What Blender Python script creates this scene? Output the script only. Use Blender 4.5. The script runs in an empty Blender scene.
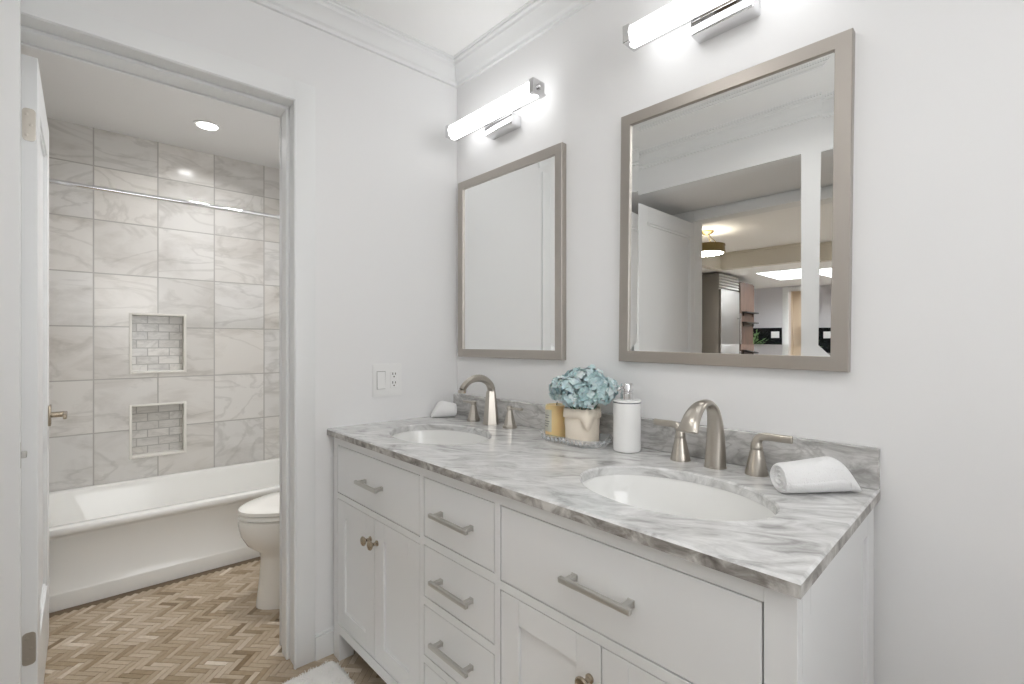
import bpy, bmesh, math, random
from mathutils import Vector, Matrix, noise

random.seed(7)
PI = math.pi
sc = bpy.context.scene
col = sc.collection

# ------------------------------------------------------------------ camera
cam = bpy.data.cameras.new('camera')
camo = bpy.data.objects.new('camera', cam)
col.objects.link(camo)
camo.location = (1.7206, -1.3015, 1.164)
camo.rotation_euler = (PI / 2, 0, 0.8075)
cam.sensor_width = 36.0
cam.lens = 472.0 / 1024.0 * 36.0
cam.clip_start = 0.02
sc.camera = camo

# ------------------------------------------------------------------ world, exposure
SKY_E = 3.8           # daylight let in by the unseen window added at the right
w = bpy.data.worlds.new('world')
sc.world = w
w.use_nodes = True
w.node_tree.nodes['Background'].inputs[0].default_value = (0.985, 0.99, 1.0, 1)
w.node_tree.nodes['Background'].inputs[1].default_value = SKY_E
sc.view_settings.view_transform = 'Standard'
sc.view_settings.look = 'None'
sc.view_settings.gamma = 1.0
sc.view_settings.use_curve_mapping = False
sc.view_settings.exposure = 0.30
sc.cycles.max_bounces = 14
sc.cycles.diffuse_bounces = 8
sc.cycles.glossy_bounces = 8
sc.cycles.sample_clamp_indirect = 6.0
sc.cycles.use_denoising = True

TUBE_E = 3.0         # vanity bar lights
FILL_DOWN_W = 1.5          # unseen recessed fill light added to the vanity room
FILL_FLUSH_W = 2.4        # unseen flush lamp added to the vanity room as fill
WET_W = 4.4          # downlight over the tub, and the added fill light over the toilet
TH = -0.0481          # the left wall and the tub room stand slightly out of square


def lamp(name, loc, watts, size, rot=(0, 0, 0), color=(1, 1, 1), shape='DISK', parent=None, size_y=None, spread=None):
    l = bpy.data.lights.new(name, 'AREA')
    l.energy = watts
    l.shape = shape
    l.size = size
    if size_y:
        l.size_y = size_y
    if spread:
        l.spread = spread
    l.color = color
    o = bpy.data.objects.new(name, l)
    o.location = loc
    o.rotation_euler = rot
    if parent:
        o.parent = parent
    col.objects.link(o)
    return o


# ------------------------------------------------------------------ materials
def lin(r, g, b):
    f = lambda c: (c / 255 / 12.92) if c / 255 <= 0.04045 else ((c / 255 + 0.055) / 1.055) ** 2.4
    return (f(r), f(g), f(b), 1)


def mat(name, color, rough=0.5, metal=0.0, **kw):
    m = bpy.data.materials.new(name)
    m.use_nodes = True
    b = m.node_tree.nodes['Principled BSDF']
    b.inputs['Base Color'].default_value = color
    b.inputs['Roughness'].default_value = rough
    b.inputs['Metallic'].default_value = metal
    for k, v in kw.items():
        b.inputs[k.replace('_', ' ')].default_value = v
    return m


def nodes(m):
    nt = m.node_tree
    return nt, nt.nodes['Principled BSDF'], nt.nodes.new, nt.links.new


def add_bump(m, scale, strength, dist=0.001, detail=3, stretch=None):
    nt, b, N, L = nodes(m)
    tc = N('ShaderNodeTexCoord')
    src = tc.outputs['Object']
    if stretch:
        mp = N('ShaderNodeMapping')
        mp.inputs['Scale'].default_value = stretch
        L(src, mp.inputs[0])
        src = mp.outputs[0]
    n = N('ShaderNodeTexNoise')
    n.inputs['Scale'].default_value = scale
    n.inputs['Detail'].default_value = detail
    L(src, n.inputs['Vector'])
    bp = N('ShaderNodeBump')
    bp.inputs['Strength'].default_value = strength
    bp.inputs['Distance'].default_value = dist
    L(n.outputs['Fac'], bp.inputs['Height'])
    L(bp.outputs[0], b.inputs['Normal'])
    return m


def ramp(nt, stops):
    r = nt.nodes.new('ShaderNodeValToRGB')
    els = r.color_ramp.elements
    while len(els) < len(stops):
        els.new(0.5)
    for e, (p, c) in zip(els, stops):
        e.position = p
        e.color = c
    return r


def marble(name, light, mid, dark, scale, stretch, rot=(0, 0, 0), rough=0.18, warp=0.35, lo=0.42, hi=0.68, vein=0.5, rot_first=False):
    m = mat(name, light, rough)
    nt, b, N, L = nodes(m)
    tc = N('ShaderNodeTexCoord')
    mp = N('ShaderNodeMapping')
    mp.inputs['Scale'].default_value = stretch
    mp.inputs['Rotation'].default_value = rot
    if rot_first:
        mp.vector_type = 'TEXTURE'
        mp.inputs['Scale'].default_value = [1 / q for q in stretch]
    L(tc.outputs['Object'], mp.inputs[0])
    n1 = N('ShaderNodeTexNoise')
    n1.inputs['Scale'].default_value = scale
    n1.inputs['Detail'].default_value = 7
    n1.inputs['Roughness'].default_value = 0.6
    n1.inputs['Distortion'].default_value = warp
    L(mp.outputs[0], n1.inputs['Vector'])
    r = ramp(nt, [(lo, light), ((lo + hi) / 2, mid), (hi, dark)])
    L(n1.outputs['Fac'], r.inputs[0])
    # thin veins
    n2 = N('ShaderNodeTexNoise')
    n2.inputs['Scale'].default_value = scale * 0.6
    n2.inputs['Detail'].default_value = 5
    n2.inputs['Distortion'].default_value = warp * 2.5
    L(mp.outputs[0], n2.inputs['Vector'])
    r2 = ramp(nt, [(0.46, (0, 0, 0, 1)), (0.5, (1, 1, 1, 1)), (0.54, (0, 0, 0, 1))])
    L(n2.outputs['Fac'], r2.inputs[0])
    mul = N('ShaderNodeMath')
    mul.operation = 'MULTIPLY'
    mul.inputs[1].default_value = vein
    L(r2.outputs[0], mul.inputs[0])
    mx = N('ShaderNodeMix')
    mx.data_type = 'RGBA'
    L(mul.outputs[0], mx.inputs['Factor'])
    L(r.outputs[0], mx.inputs['A'])
    mx.inputs['B'].default_value = dark
    L(mx.outputs['Result'], b.inputs['Base Color'])
    return m


M = {}
M['paint'] = add_bump(mat('white_wall_paint', lin(233, 233, 233), 0.55), 180, 0.05)
M['ceil'] = mat('ceiling_paint', lin(245, 245, 244), 0.7)
M['wetceil'] = mat('tub_room_ceiling_paint', lin(232, 231, 230), 0.7)
M['trim'] = mat('white_trim_paint', lin(232, 233, 233), 0.35)
M['door'] = mat('white_door_paint', lin(230, 231, 231), 0.35)
M['cab'] = mat('white_cabinet_lacquer', lin(228, 229, 229), 0.3)
M['gap'] = mat('cabinet_shadow_gap', lin(48, 46, 43), 0.8)
M['nickel'] = add_bump(mat('brushed_nickel', lin(188, 182, 173), 0.3, 1.0), 60, 0.12, 0.0005, 2, (1, 1, 12))
M['pull'] = mat('satin_nickel_pull', lin(206, 205, 201), 0.42, 1.0)
M['frame'] = add_bump(mat('brushed_nickel_frame', lin(182, 176, 169), 0.38, 1.0), 30, 0.15, 0.0006, 3, (1, 1, 8))
M['knob'] = mat('satin_knob', lin(176, 164, 146), 0.26, 1.0)
M['chrome'] = mat('chrome', lin(225, 225, 226), 0.08, 1.0)
M['mirror'] = mat('mirror_silver', lin(247, 248, 247), 0.0, 1.0)
M['dark'] = mat('dark_rubber', lin(32, 31, 30), 0.6)
M['porcelain'] = mat('white_porcelain', lin(238, 238, 236), 0.08, 0, Coat_Weight=0.3)
M['tub'] = mat('tub_enamel', lin(234, 233, 229), 0.14, 0, Coat_Weight=0.2)
M['toilet'] = mat('toilet_china', lin(234, 231, 225), 0.1, 0, Coat_Weight=0.2)
M['counter'] = marble('counter_marble', lin(228, 228, 227), lin(204, 204, 203), lin(150, 148, 146), 6.0, (1.3, 3.2, 3.2), (0, 0, 0.55), 0.16, 1.3, 0.36, 0.72, 0.15, True)
M['counter_edge'] = marble('counter_marble_dark_edge', lin(206, 204, 200), lin(152, 148, 143), lin(98, 93, 88), 13, (1.3, 1.5, 2.0), (0.3, 0.5, 0.1), 0.35, 0.9, 0.36, 0.68, 0.1)  # darker, more mottled marble on the vertical edge faces
M['splash'] = marble('backsplash_marble', lin(222, 221, 219), lin(200, 199, 197), lin(152, 150, 147), 7.0, (1.2, 3, 3.2), (0, 0.75, 0), 0.2, 0.8, 0.36, 0.66, 0.5)
M['plastic'] = mat('white_plastic', lin(236, 236, 235), 0.3)
M['rocker_shade'] = mat('switch_shade_grey', lin(150, 148, 145), 0.6)
M['slot'] = mat('socket_slot', lin(40, 38, 36), 0.6)
M['rug'] = mat('white_cotton_pile', lin(238, 237, 234), 0.95)
M['towel'] = add_bump(mat('white_terry', lin(243, 243, 243), 0.95), 420, 0.9, 0.003, 2)
M['ceramic'] = mat('white_ceramic', lin(240, 240, 239), 0.18)
M['silver_ring'] = mat('silver_ring', lin(120, 122, 130), 0.25, 1.0)
M['amber'] = mat('amber_wax', lin(236, 208, 152), 0.35, 0, Subsurface_Weight=0.25)
M['label'] = mat('paper_label', lin(205, 203, 190), 0.7)
M['ink'] = mat('label_ink', lin(120, 122, 118), 0.7)
M['kraft'] = add_bump(mat('crumpled_kraft_paper', lin(238, 227, 211), 0.8), 34, 0.5, 0.004, 4)
M['fold'] = mat('paper_fold', lin(160, 134, 104), 0.8)
M['leaf'] = mat('leaf_green', lin(92, 128, 112), 0.6)
M['steel'] = add_bump(mat('fridge_steel', lin(138, 135, 132), 0.5, 1.0), 8, 0.25, 0.002, 3, (6, 6, 0.4))
M['brass'] = mat('antique_brass', lin(150, 134, 92), 0.3, 1.0)
M['white_wood'] = mat('white_kitchen_wall', lin(214, 212, 216), 0.6)
M['hall'] = mat('hall_paint', lin(222, 218, 208), 0.6)
M['soil'] = mat('potting_soil', lin(70, 52, 40), 0.9)
M['pot'] = mat('grey_pot', lin(150, 150, 148), 0.5)
M['plant'] = mat('houseplant_leaf', lin(96, 132, 78), 0.5)
M['beige'] = mat('pantry_wall', lin(208, 198, 184), 0.7)


def emis(name, color, strength):
    m = mat(name, color, 0.4)
    b = m.node_tree.nodes['Principled BSDF']
    b.inputs['Emission Color'].default_value = color
    b.inputs['Emission Strength'].default_value = strength
    return m


M['tube'] = emis('lit_frosted_tube', (0.985, 0.99, 1, 1), TUBE_E)
M['lens'] = emis('lit_downlight_lens', (1, 0.97, 0.92, 1), 9.0)
M['flush'] = emis('added_fill_diffuser', (1, 0.985, 0.97, 1), 3.5)
M['bowl'] = emis('lit_lamp_glass', (1, 0.93, 0.8, 1), 4.0)
M['skylens'] = emis('skylight_daylight', (0.95, 0.98, 1, 1), 3.0)

# teal petals, varying from floret to floret
M['petal'] = mat('hydrangea_petal', lin(160, 192, 192), 0.6, 0, Subsurface_Weight=0.1)
nt, b, N, L = nodes(M['petal'])
at = N('ShaderNodeAttribute')
at.attribute_name = 'tint'
r = ramp(nt, [(0, lin(136, 166, 169)), (0.5, lin(188, 210, 212)), (1, lin(230, 237, 237))])
L(at.outputs['Fac'], r.inputs[0])
L(r.outputs[0], b.inputs['Base Color'])

# glass
M['glass'] = mat('cut_glass', lin(225, 228, 230), 0.06, 0, Alpha=0.32)

# herringbone stone: every piece has its own tone
M['stone'] = mat('herringbone_stone', lin(190, 170, 145), 0.35)
nt, b, N, L = nodes(M['stone'])
at = N('ShaderNodeAttribute')
at.attribute_name = 'tint'
r = ramp(nt, [(0, lin(124, 104, 76)), (0.3, lin(158, 139, 112)), (0.62, lin(179, 162, 140)), (0.88, lin(192, 177, 158)), (1, lin(214, 202, 186))])
tc = N('ShaderNodeTexCoord')
n = N('ShaderNodeTexNoise')
n.inputs['Scale'].default_value = 60
n.inputs['Detail'].default_value = 4
L(tc.outputs['Object'], n.inputs['Vector'])
ma = N('ShaderNodeMath')
ma.operation = 'MULTIPLY_ADD'
ma.inputs[1].default_value = 0.35
ma.inputs[2].default_value = -0.17
L(n.outputs['Fac'], ma.inputs[0])
ad = N('ShaderNodeMath')
ad.operation = 'ADD'
L(ma.outputs[0], ad.inputs[0])
L(at.outputs['Fac'], ad.inputs[1])
L(ad.outputs[0], r.inputs[0])
L(r.outputs[0], b.inputs['Base Color'])
M['grout'] = mat('floor_grout', lin(112, 96, 78), 0.85)
M['wood_floor'] = mat('hall_floor', lin(196, 188, 178), 0.5)


def tiles(name, bw, bh, off, light, mid, dark, grout, mortar, row_off=0.0, vec_rot=(0, 0, 0), vsc=3.0, origin=(0, 0, 0), vein=0.30, warm=0.16):
    """Marble tiles; brick texture laid on the (y, z) or (x, z) plane."""
    m = marble(name, light, mid, dark, vsc, (1, 1.0, 2.2), (0.7, 0.3, 0.2), 0.14, 0.6, 0.48, 0.80, vein)
    nt, b, N, L = nodes(m)
    base = b.inputs['Base Color'].links[0].from_socket
    vec = [nd for nd in nt.nodes if nd.type == 'MAPPING'][0]
    tc = [nd for nd in nt.nodes if nd.type == 'TEX_COORD'][0]
    sep = N('ShaderNodeSeparateXYZ')
    L(tc.outputs['Object'], sep.inputs[0])
    cmb = N('ShaderNodeCombineXYZ')
    axis = off
    a1 = N('ShaderNodeMath'); a1.operation = 'SUBTRACT'
    L(sep.outputs[axis], a1.inputs[0]); a1.inputs[1].default_value = origin[0]
    a2 = N('ShaderNodeMath'); a2.operation = 'SUBTRACT'
    L(sep.outputs['Z'], a2.inputs[0]); a2.inputs[1].default_value = origin[1]
    L(a1.outputs[0], cmb.inputs[0]); L(a2.outputs[0], cmb.inputs[1])
    br = N('ShaderNodeTexBrick')
    br.offset = row_off
    br.offset_frequency = 2
    br.inputs['Scale'].default_value = 1
    br.inputs['Mortar Size'].default_value = mortar
    br.inputs['Mortar Smooth'].default_value = 0.1
    br.inputs['Bias'].default_value = 0
    br.inputs['Brick Width'].default_value = bw
    br.inputs['Row Height'].default_value = bh
    br.inputs['Color1'].default_value = (0, 0, 0, 1)
    br.inputs['Color2'].default_value = (1, 1, 1, 1)
    br.inputs['Mortar'].default_value = (0.5, 0.5, 0.5, 1)
    L(cmb.outputs[0], br.inputs['Vector'])
    # shift the veining from tile to tile
    cs = N('ShaderNodeVectorMath'); cs.operation = 'SCALE'
    L(br.outputs['Color'], cs.inputs[0]); cs.inputs['Scale'].default_value = 6.0
    av = N('ShaderNodeVectorMath'); av.operation = 'ADD'
    L(vec.outputs[0], av.inputs[0]); L(cs.outputs[0], av.inputs[1])
    for nd in nt.nodes:
        if nd.type == 'TEX_NOISE':
            L(av.outputs[0], nd.inputs['Vector'])
    hs = N('ShaderNodeMapRange')
    hs.inputs['To Min'].default_value = 0.93
    hs.inputs['To Max'].default_value = 1.05
    L(br.outputs['Color'], hs.inputs['Value'])
    wm = N('ShaderNodeMix'); wm.data_type = 'RGBA'
    sm_ = N('ShaderNodeMath'); sm_.operation = 'FRACT'
    s5 = N('ShaderNodeMath'); s5.operation = 'MULTIPLY'; s5.inputs[1].default_value = 7.3
    L(br.outputs['Color'], s5.inputs[0]); L(s5.outputs[0], sm_.inputs[0])
    s6 = N('ShaderNodeMath'); s6.operation = 'MULTIPLY'; s6.inputs[1].default_value = warm
    L(sm_.outputs[0], s6.inputs[0]); L(s6.outputs[0], wm.inputs['Factor'])
    L(base, wm.inputs['A']); wm.inputs['B'].default_value = lin(212, 196, 172)
    base = wm.outputs['Result']
    hv = N('ShaderNodeHueSaturation')
    L(hs.outputs[0], hv.inputs['Value'])
    L(base, hv.inputs['Color'])
    mx = N('ShaderNodeMix'); mx.data_type = 'RGBA'
    L(br.outputs['Fac'], mx.inputs['Factor'])
    L(hv.outputs[0], mx.inputs['A'])
    mx.inputs['B'].default_value = grout
    L(mx.outputs['Result'], b.inputs['Base Color'])
    bp = N('ShaderNodeBump'); bp.invert = True
    bp.inputs['Strength'].default_value = 0.5
    bp.inputs['Distance'].default_value = 0.002
    L(br.outputs['Fac'], bp.inputs['Height'])
    L(bp.outputs[0], b.inputs['Normal'])
    return m


TC = (lin(220, 218, 215), lin(205, 202, 198), lin(156, 153, 148), lin(178, 175, 170))
M['tile_y'] = tiles('marble_wall_tile', 0.2935, 0.3042, 'Y', *TC, 0.0035, origin=(-1.254, 0.036))
M['tile_x'] = tiles('marble_wall_tile_return', 0.2935, 0.3042, 'X', *TC, 0.0035, origin=(-1.8, 0.036))
M['mosaic'] = tiles('niche_mosaic', 0.108, 0.050, 'Y', lin(222, 220, 217), lin(206, 204, 201), lin(172, 170, 167), lin(182, 180, 176), 0.003, row_off=0.5, origin=(-1.06, 0.477), vsc=9, warm=0.1)
M['trim_stone'] = mat('marble_pencil_trim', lin(228, 225, 218), 0.2)
M['cab_wood'] = marble('brown_cabinet_wood', lin(88, 64, 52), lin(74, 54, 44), lin(54, 40, 32), 5, (6, 6, 0.8), (0, 0, 0), 0.45, 0.2, 0.35, 0.7, 0.1)
M['granite'] = marble('black_speckled_granite', lin(22, 24, 26), lin(40, 44, 46), lin(120, 128, 130), 40, (1, 1, 1), (0, 0, 0), 0.2, 0.2, 0.5, 0.75, 0.0)


# ------------------------------------------------------------------ mesh helpers
def new():
    return bmesh.new()


def merge(dst, src):
    me = bpy.data.meshes.new('tmp')
    src.to_mesh(me)
    src.free()
    dst.from_mesh(me)
    bpy.data.meshes.remove(me)


def xf(src, mtx):
    bmesh.ops.transform(src, matrix=mtx, verts=src.verts)
    return src


def box(bm, lo, hi, bev=0.0, seg=2, mi=0):
    t = bmesh.new()
    bmesh.ops.create_cube(t, size=1)
    for v in t.verts:
        v.co = Vector([(lo[i] + hi[i]) / 2 + v.co[i] * (hi[i] - lo[i]) for i in range(3)])
    if bev:
        bmesh.ops.bevel(t, geom=list(t.edges), offset=bev, segments=seg, affect='EDGES', profile=0.5)
    for f in t.faces:
        f.material_index = mi
    merge(bm, t)


def loft(bm, loops, cap0=True, cap1=True, closed=True, mi=0):
    rows = [[bm.verts.new(p) for p in lp] for lp in loops]
    n = len(rows[0])
    for a, b_ in zip(rows, rows[1:]):
        for i in range(n if closed else n - 1):
            j = (i + 1) % n
            try:
                f = bm.faces.new((a[i], a[j], b_[j], b_[i]))
                f.material_index = mi
            except ValueError:
                pass
    if cap0:
        bm.faces.new(list(reversed(rows[0]))).material_index = mi
    if cap1:
        bm.faces.new(rows[-1]).material_index = mi
    return rows


def lathe(bm, prof, n=32, axis='Z', c=(0, 0, 0), cap0=True, cap1=True, mi=0):
    loops = []
    for r, h in prof:
        lp = []
        for i in range(n):
            a = 2 * PI * i / n
            if axis == 'Z':
                p = (c[0] + r * math.cos(a), c[1] + r * math.sin(a), c[2] + h)
            elif axis == 'X':
                p = (c[0] + h, c[1] + r * math.cos(a), c[2] + r * math.sin(a))
            else:
                p = (c[0] + r * math.sin(a), c[1] + h, c[2] + r * math.cos(a))
            lp.append(p)
        loops.append(lp)
    return loft(bm, loops, cap0, cap1, mi=mi)


def sweep(bm, path, sect, up=None, cap=True, mi=0):
    """sect(k) -> list of (a, b) offsets in the frame's side / normal axes."""
    P = [Vector(p) for p in path]
    loops = []
    prev = Vector(up) if up else None
    for k, p in enumerate(P):
        t = (P[min(k + 1, len(P) - 1)] - P[max(k - 1, 0)]).normalized()
        if prev is None:
            prev = Vector((0, 0, 1)) if abs(t.z) < 0.9 else Vector((0, 1, 0))
        s = t.cross(prev).normalized()
        nrm = s.cross(t).normalized()
        prev = nrm
        loops.append([p + s * a + nrm * b_ for a, b_ in sect(k)])
    return loft(bm, loops, cap, cap, mi=mi)


def tube(bm, path, rad, n=14, up=None, mi=0):
    rr = rad if callable(rad) else (lambda k: rad)
    sweep(bm, path, lambda k: [(rr(k) * math.cos(2 * PI * i / n), rr(k) * math.sin(2 * PI * i / n)) for i in range(n)], up, mi=mi)


def prism(bm, poly, fn, d0, d1, mi=0):
    """poly of 2-D points; fn(u, v, d) -> 3-D."""
    loft(bm, [[fn(u, v, d0) for u, v in poly], [fn(u, v, d1) for u, v in poly]], mi=mi)


def rrect(cx, cy, hx, hy, r, n=6):
    pts = []
    for sx, sy, a0 in ((1, 1, 0), (-1, 1, PI / 2), (-1, -1, PI), (1, -1, 1.5 * PI)):
        for i in range(n + 1):
            a = a0 + PI / 2 * i / n
            pts.append((cx + sx * (hx - r) + r * math.cos(a), cy + sy * (hy - r) + r * math.sin(a)))
    return pts


def bez(p0, p1, p2, p3, n=14):
    P = [Vector(p) for p in (p0, p1, p2, p3)]
    out = []
    for i in range(n + 1):
        t = i / n
        out.append(P[0] * (1 - t) ** 3 + P[1] * 3 * t * (1 - t) ** 2 + P[2] * 3 * t * t * (1 - t) + P[3] * t ** 3)
    return out


def obj(name, bm, mats, parent=None, smooth=35):
    bmesh.ops.recalc_face_normals(bm, faces=bm.faces)
    me = bpy.data.meshes.new(name)
    bm.to_mesh(me)
    bm.free()
    for m in (mats if isinstance(mats, (list, tuple)) else [mats]):
        me.materials.append(m)
    if smooth:
        me.shade_smooth()
        me.set_sharp_from_angle(angle=math.radians(smooth))
    o = bpy.data.objects.new(name, me)
    col.objects.link(o)
    if parent:
        o.parent = parent
    return o


RL = Matrix.Rotation(TH, 4, 'Z')


def skew(o):
    """Stand a thing in the slightly out-of-square left part of the house."""
    o.location = RL @ Vector(o.location)
    o.rotation_euler.z += TH
    return o


def struct(name, bm, m, parent=None, left=False, smooth=35):
    o = obj(name, bm, m, parent, smooth)
    if not parent:
        o['kind'] = 'structure'
    if left:
        skew(o)
    return o


def empty(name, loc, kind=None, rz=0):
    o = bpy.data.objects.new(name, None)
    o.empty_display_size = 0.05
    col.objects.link(o)
    o.location = loc
    o.rotation_euler.z = rz
    if kind:
        o['kind'] = kind
    return o


def tag(o, label, cat, group=None):
    o['label'] = label
    o['category'] = cat
    if group:
        o['group'] = group
    return o


def thing(name, label, cat, loc=(0, 0, 0), rz=0, group=None):
    return tag(empty(name, loc, rz=rz), label, cat, group)


def dup_tree(src, parent=None):
    c = src.copy()
    col.objects.link(c)
    c.parent = parent
    for ch in list(src.children):
        dup_tree(ch, c)
    return c


# ================================================================== SETTING
ZC = 2.40            # ceiling of the vanity room
ZW = 2.38            # ceiling of the tub room
WT = 0.165           # left wall thickness
D0, D1 = -1.400, -0.703   # doorway in the left wall
DH = 2.021           # its head

bm = new()
box(bm, (-0.17, 0.0, -0.02), (3.3, 0.14, ZC + 0.05))
struct('wall_back', bm, M['paint'])

bm = new()           # left wall with the tub room doorway
box(bm, (-WT, D1 + 0.012, 0), (0, -0.001, ZC + 0.04))
box(bm, (-WT, -2.4, 0), (0, D0 - 0.012, ZC + 0.04))
box(bm, (-WT, D0 - 0.012, DH + 0.012), (0, D1 + 0.012, ZC + 0.04))
struct('wall_left', bm, M['paint'], left=True)

bm = new()
WY0, WY1, WZ0, WZ1 = -1.45, -0.60, 0.95, 2.05
box(bm, (2.55, -1.62, -0.02), (2.67, WY0, ZC + 0.04))
box(bm, (2.55, WY1, -0.02), (2.67, 0.0, ZC + 0.04))
box(bm, (2.55, WY0, -0.02), (2.67, WY1, WZ0))
box(bm, (2.55, WY0, WZ1), (2.67, WY1, ZC + 0.04))
struct('wall_right', bm, M['paint'])
bm = new()           # unseen window added to the right wall to let in fill daylight
for a0, a1, b0, b1 in ((WY0, WY0 + 0.045, WZ0, WZ1), (WY1 - 0.045, WY1, WZ0, WZ1), (WY0 + 0.045, WY1 - 0.045, WZ0, WZ0 + 0.045),
                       (WY0 + 0.045, WY1 - 0.045, WZ1 - 0.045, WZ1), (WY0 + 0.045, WY1 - 0.045, 1.48, 1.52)):
    box(bm, (2.59, a0, b0), (2.65, a1, b1), 0.003, 1)
box(bm, (2.515, WY0 - 0.05, WZ0 - 0.03), (2.60, WY1 + 0.05, WZ0), 0.004, 2)
struct('added_window', bm, M['trim'])
po = lamp('added_window_portal', (2.66, (WY0 + WY1) / 2, (WZ0 + WZ1) / 2), 1, WY1 - WY0, rot=(0, PI / 2, 0), shape='RECTANGLE', size_y=WZ1 - WZ0)
po.data.cycles.is_portal = True
po.data.size, po.data.size_y = WZ1 - WZ0, WY1 - WY0

Y1, Y2 = -1.52, -2.155
ZA = 2.145           # lowered ceiling of the entry alcove
bm = new()
box(bm, (-0.3, Y1 - 0.10, ZA), (0.985, Y1, ZC + 0.04))
box(bm, (0.985, Y1 - 0.10, -0.02), (3.1, Y1, ZC + 0.04))
struct('wall_front', bm, M['paint'])

bm = new()           # the alcove's far wall with the entry doorway
box(bm, (-0.3, Y2 - 0.12, 0), (0.115, Y2, ZA + 0.1))
box(bm, (0.975, Y2 - 0.12, 0), (1.12, Y2, ZA + 0.1))
box(bm, (0.115, Y2 - 0.12, 2.075), (0.975, Y2, ZA + 0.1))
box(bm, (1.0, Y2, 0), (1.1, Y1 - 0.1, ZA + 0.1))
struct('wall_entry', bm, M['paint'])

bm = new()
box(bm, (-0.3, Y1 - 0.02, ZC), (3.12, 0.1, ZC + 0.06))
struct('ceiling', bm, M['ceil'])
bm = new()
box(bm, (-0.3, Y2 - 0.02, ZA), (1.1, Y1 - 0.1, ZA + 0.06))
struct('ceiling_alcove', bm, M['wetceil'])

# crown moulding, swept along the walls
CROWN = [(0, -0.085), (0.012, -0.085), (0.014, -0.072), (0.022, -0.066), (0.030, -0.050), (0.044, -0.032),
         (0.054, -0.026), (0.056, -0.016), (0.066, -0.012), (0.066, -0.005), (0.074, -0.003), (0.074, 0), (0, 0)]


def crown(bm, p0, p1, inward, m0, m1):
    """p0 -> p1 along the wall at ceiling height; m0/m1: mitre slope at the ends."""
    p0, p1, nrm = Vector(p0), Vector(p1), Vector(inward)
    d = (p1 - p0).normalized()
    loft(bm, [[p0 + nrm * a + d * a * m0 + Vector((0, 0, h)) for a, h in CROWN],
              [p1 + nrm * a - d * a * m1 + Vector((0, 0, h)) for a, h in CROWN]])


bm = new()
crown(bm, (0, 0, ZC), (2.55, 0, ZC), (0, -1, 0), 1.0, 1.0)
struct('trim_1', bm, M['trim'], smooth=25)
bm = new()
crown(bm, (0, -1.6, ZC), (0, 0, ZC), (1, 0, 0), 0, 0.95)
struct('trim_2', bm, M['trim'], left=True, smooth=25)
bm = new()
crown(bm, (-0.15, Y1, ZC), (2.55, Y1, ZC), (0, 1, 0), 0, 0)
struct('trim_3', bm, M['trim'], smooth=25)

# doorway of the tub room: lining, casing, stop
bm = new()
box(bm, (-WT - 0.002, D1 + 0.006, 0), (0.004, D1 + 0.024, DH + 0.024))
box(bm, (-WT - 0.002, D0 - 0.024, 0), (0.004, D0 - 0.006, DH + 0.024))
box(bm, (-WT - 0.002, D0 - 0.006, DH + 0.006), (0.004, D1 + 0.006, DH + 0.024))
# stops
box(bm, (-0.118, D1 - 0.006, 0), (-0.062, D1 + 0.006, DH), 0.002, 1)
box(bm, (-0.118, D0 - 0.006, DH - 0.006), (-0.062, D1 + 0.006, DH + 0.006), 0.002, 1)
struct('trim_4', bm, M['trim'], left=True)
bm = new()
CW = 0.074
for side in (0.0, -WT - 0.010):
    box(bm, (side, D1, 0), (side + 0.010, D1 + CW, DH + CW), 0.003, 2)
    box(bm, (side, D0 - CW, 0), (side + 0.010, D0, DH + CW), 0.003, 2)
    box(bm, (side, D0, DH), (side + 0.0099, D1 + 0.001, DH + CW), 0.001, 1)
# quirk bead round the opening
box(bm, (0.008, D1 + 0.002, 0), (0.014, D1 + 0.007, DH + 0.006), 0.002, 1)
box(bm, (0.008, D0 - 0.002, DH + 0.002), (0.014, D1 + 0.006, DH + 0.007), 0.002, 1)
struct('trim_5', bm, M['trim'], left=True)

bm = new()           # baseboard between casing and vanity
box(bm, (0, D1 + CW, 0), (0.013, -0.30, 0.085))
box(bm, (0, D1 + CW, 0.085), (0.008, -0.30, 0.095), 0.002, 1)
struct('baseboard_left', bm, M['trim'], left=True)
bm = new()
box(bm, (1.56, -0.013, 0), (2.55, 0, 0.085))
box(bm, (1.56, -0.008, 0.085), (2.55, 0, 0.095), 0.002, 1)
struct('baseboard_back', bm, M['trim'])

# entry doorway lining / casing on the alcove side
bm = new()
for x0, x1 in ((0.045, 0.115), (0.915, 0.985)):
    box(bm, (x0, Y2, 0), (x1, Y2 + 0.014, 2.135), 0.003, 2)
box(bm, (0.115, Y2, 2.065), (0.915, Y2 + 0.014, 2.135), 0.003, 2)
box(bm, (0.105, Y2 - 0.122, 0), (0.117, Y2 + 0.004, 2.075))
box(bm, (0.913, Y2 - 0.122, 0), (0.976, Y2 + 0.004, 2.075))
box(bm, (0.117, Y2 - 0.122, 2.066), (0.913, Y2 + 0.004, 2.077))
struct('trim_6', bm, M['trim'])

# ------------------------------------------------------------------ floor of both rooms
TW, TL = 0.0208, 0.0832
bm = new()
lay = bm.loops.layers.float_color.new('tint')
G = 0.0016
ca = math.cos(PI / 4)
X0, X1, YA, YB = -1.06, 1.95, -1.56, 0.0


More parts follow.
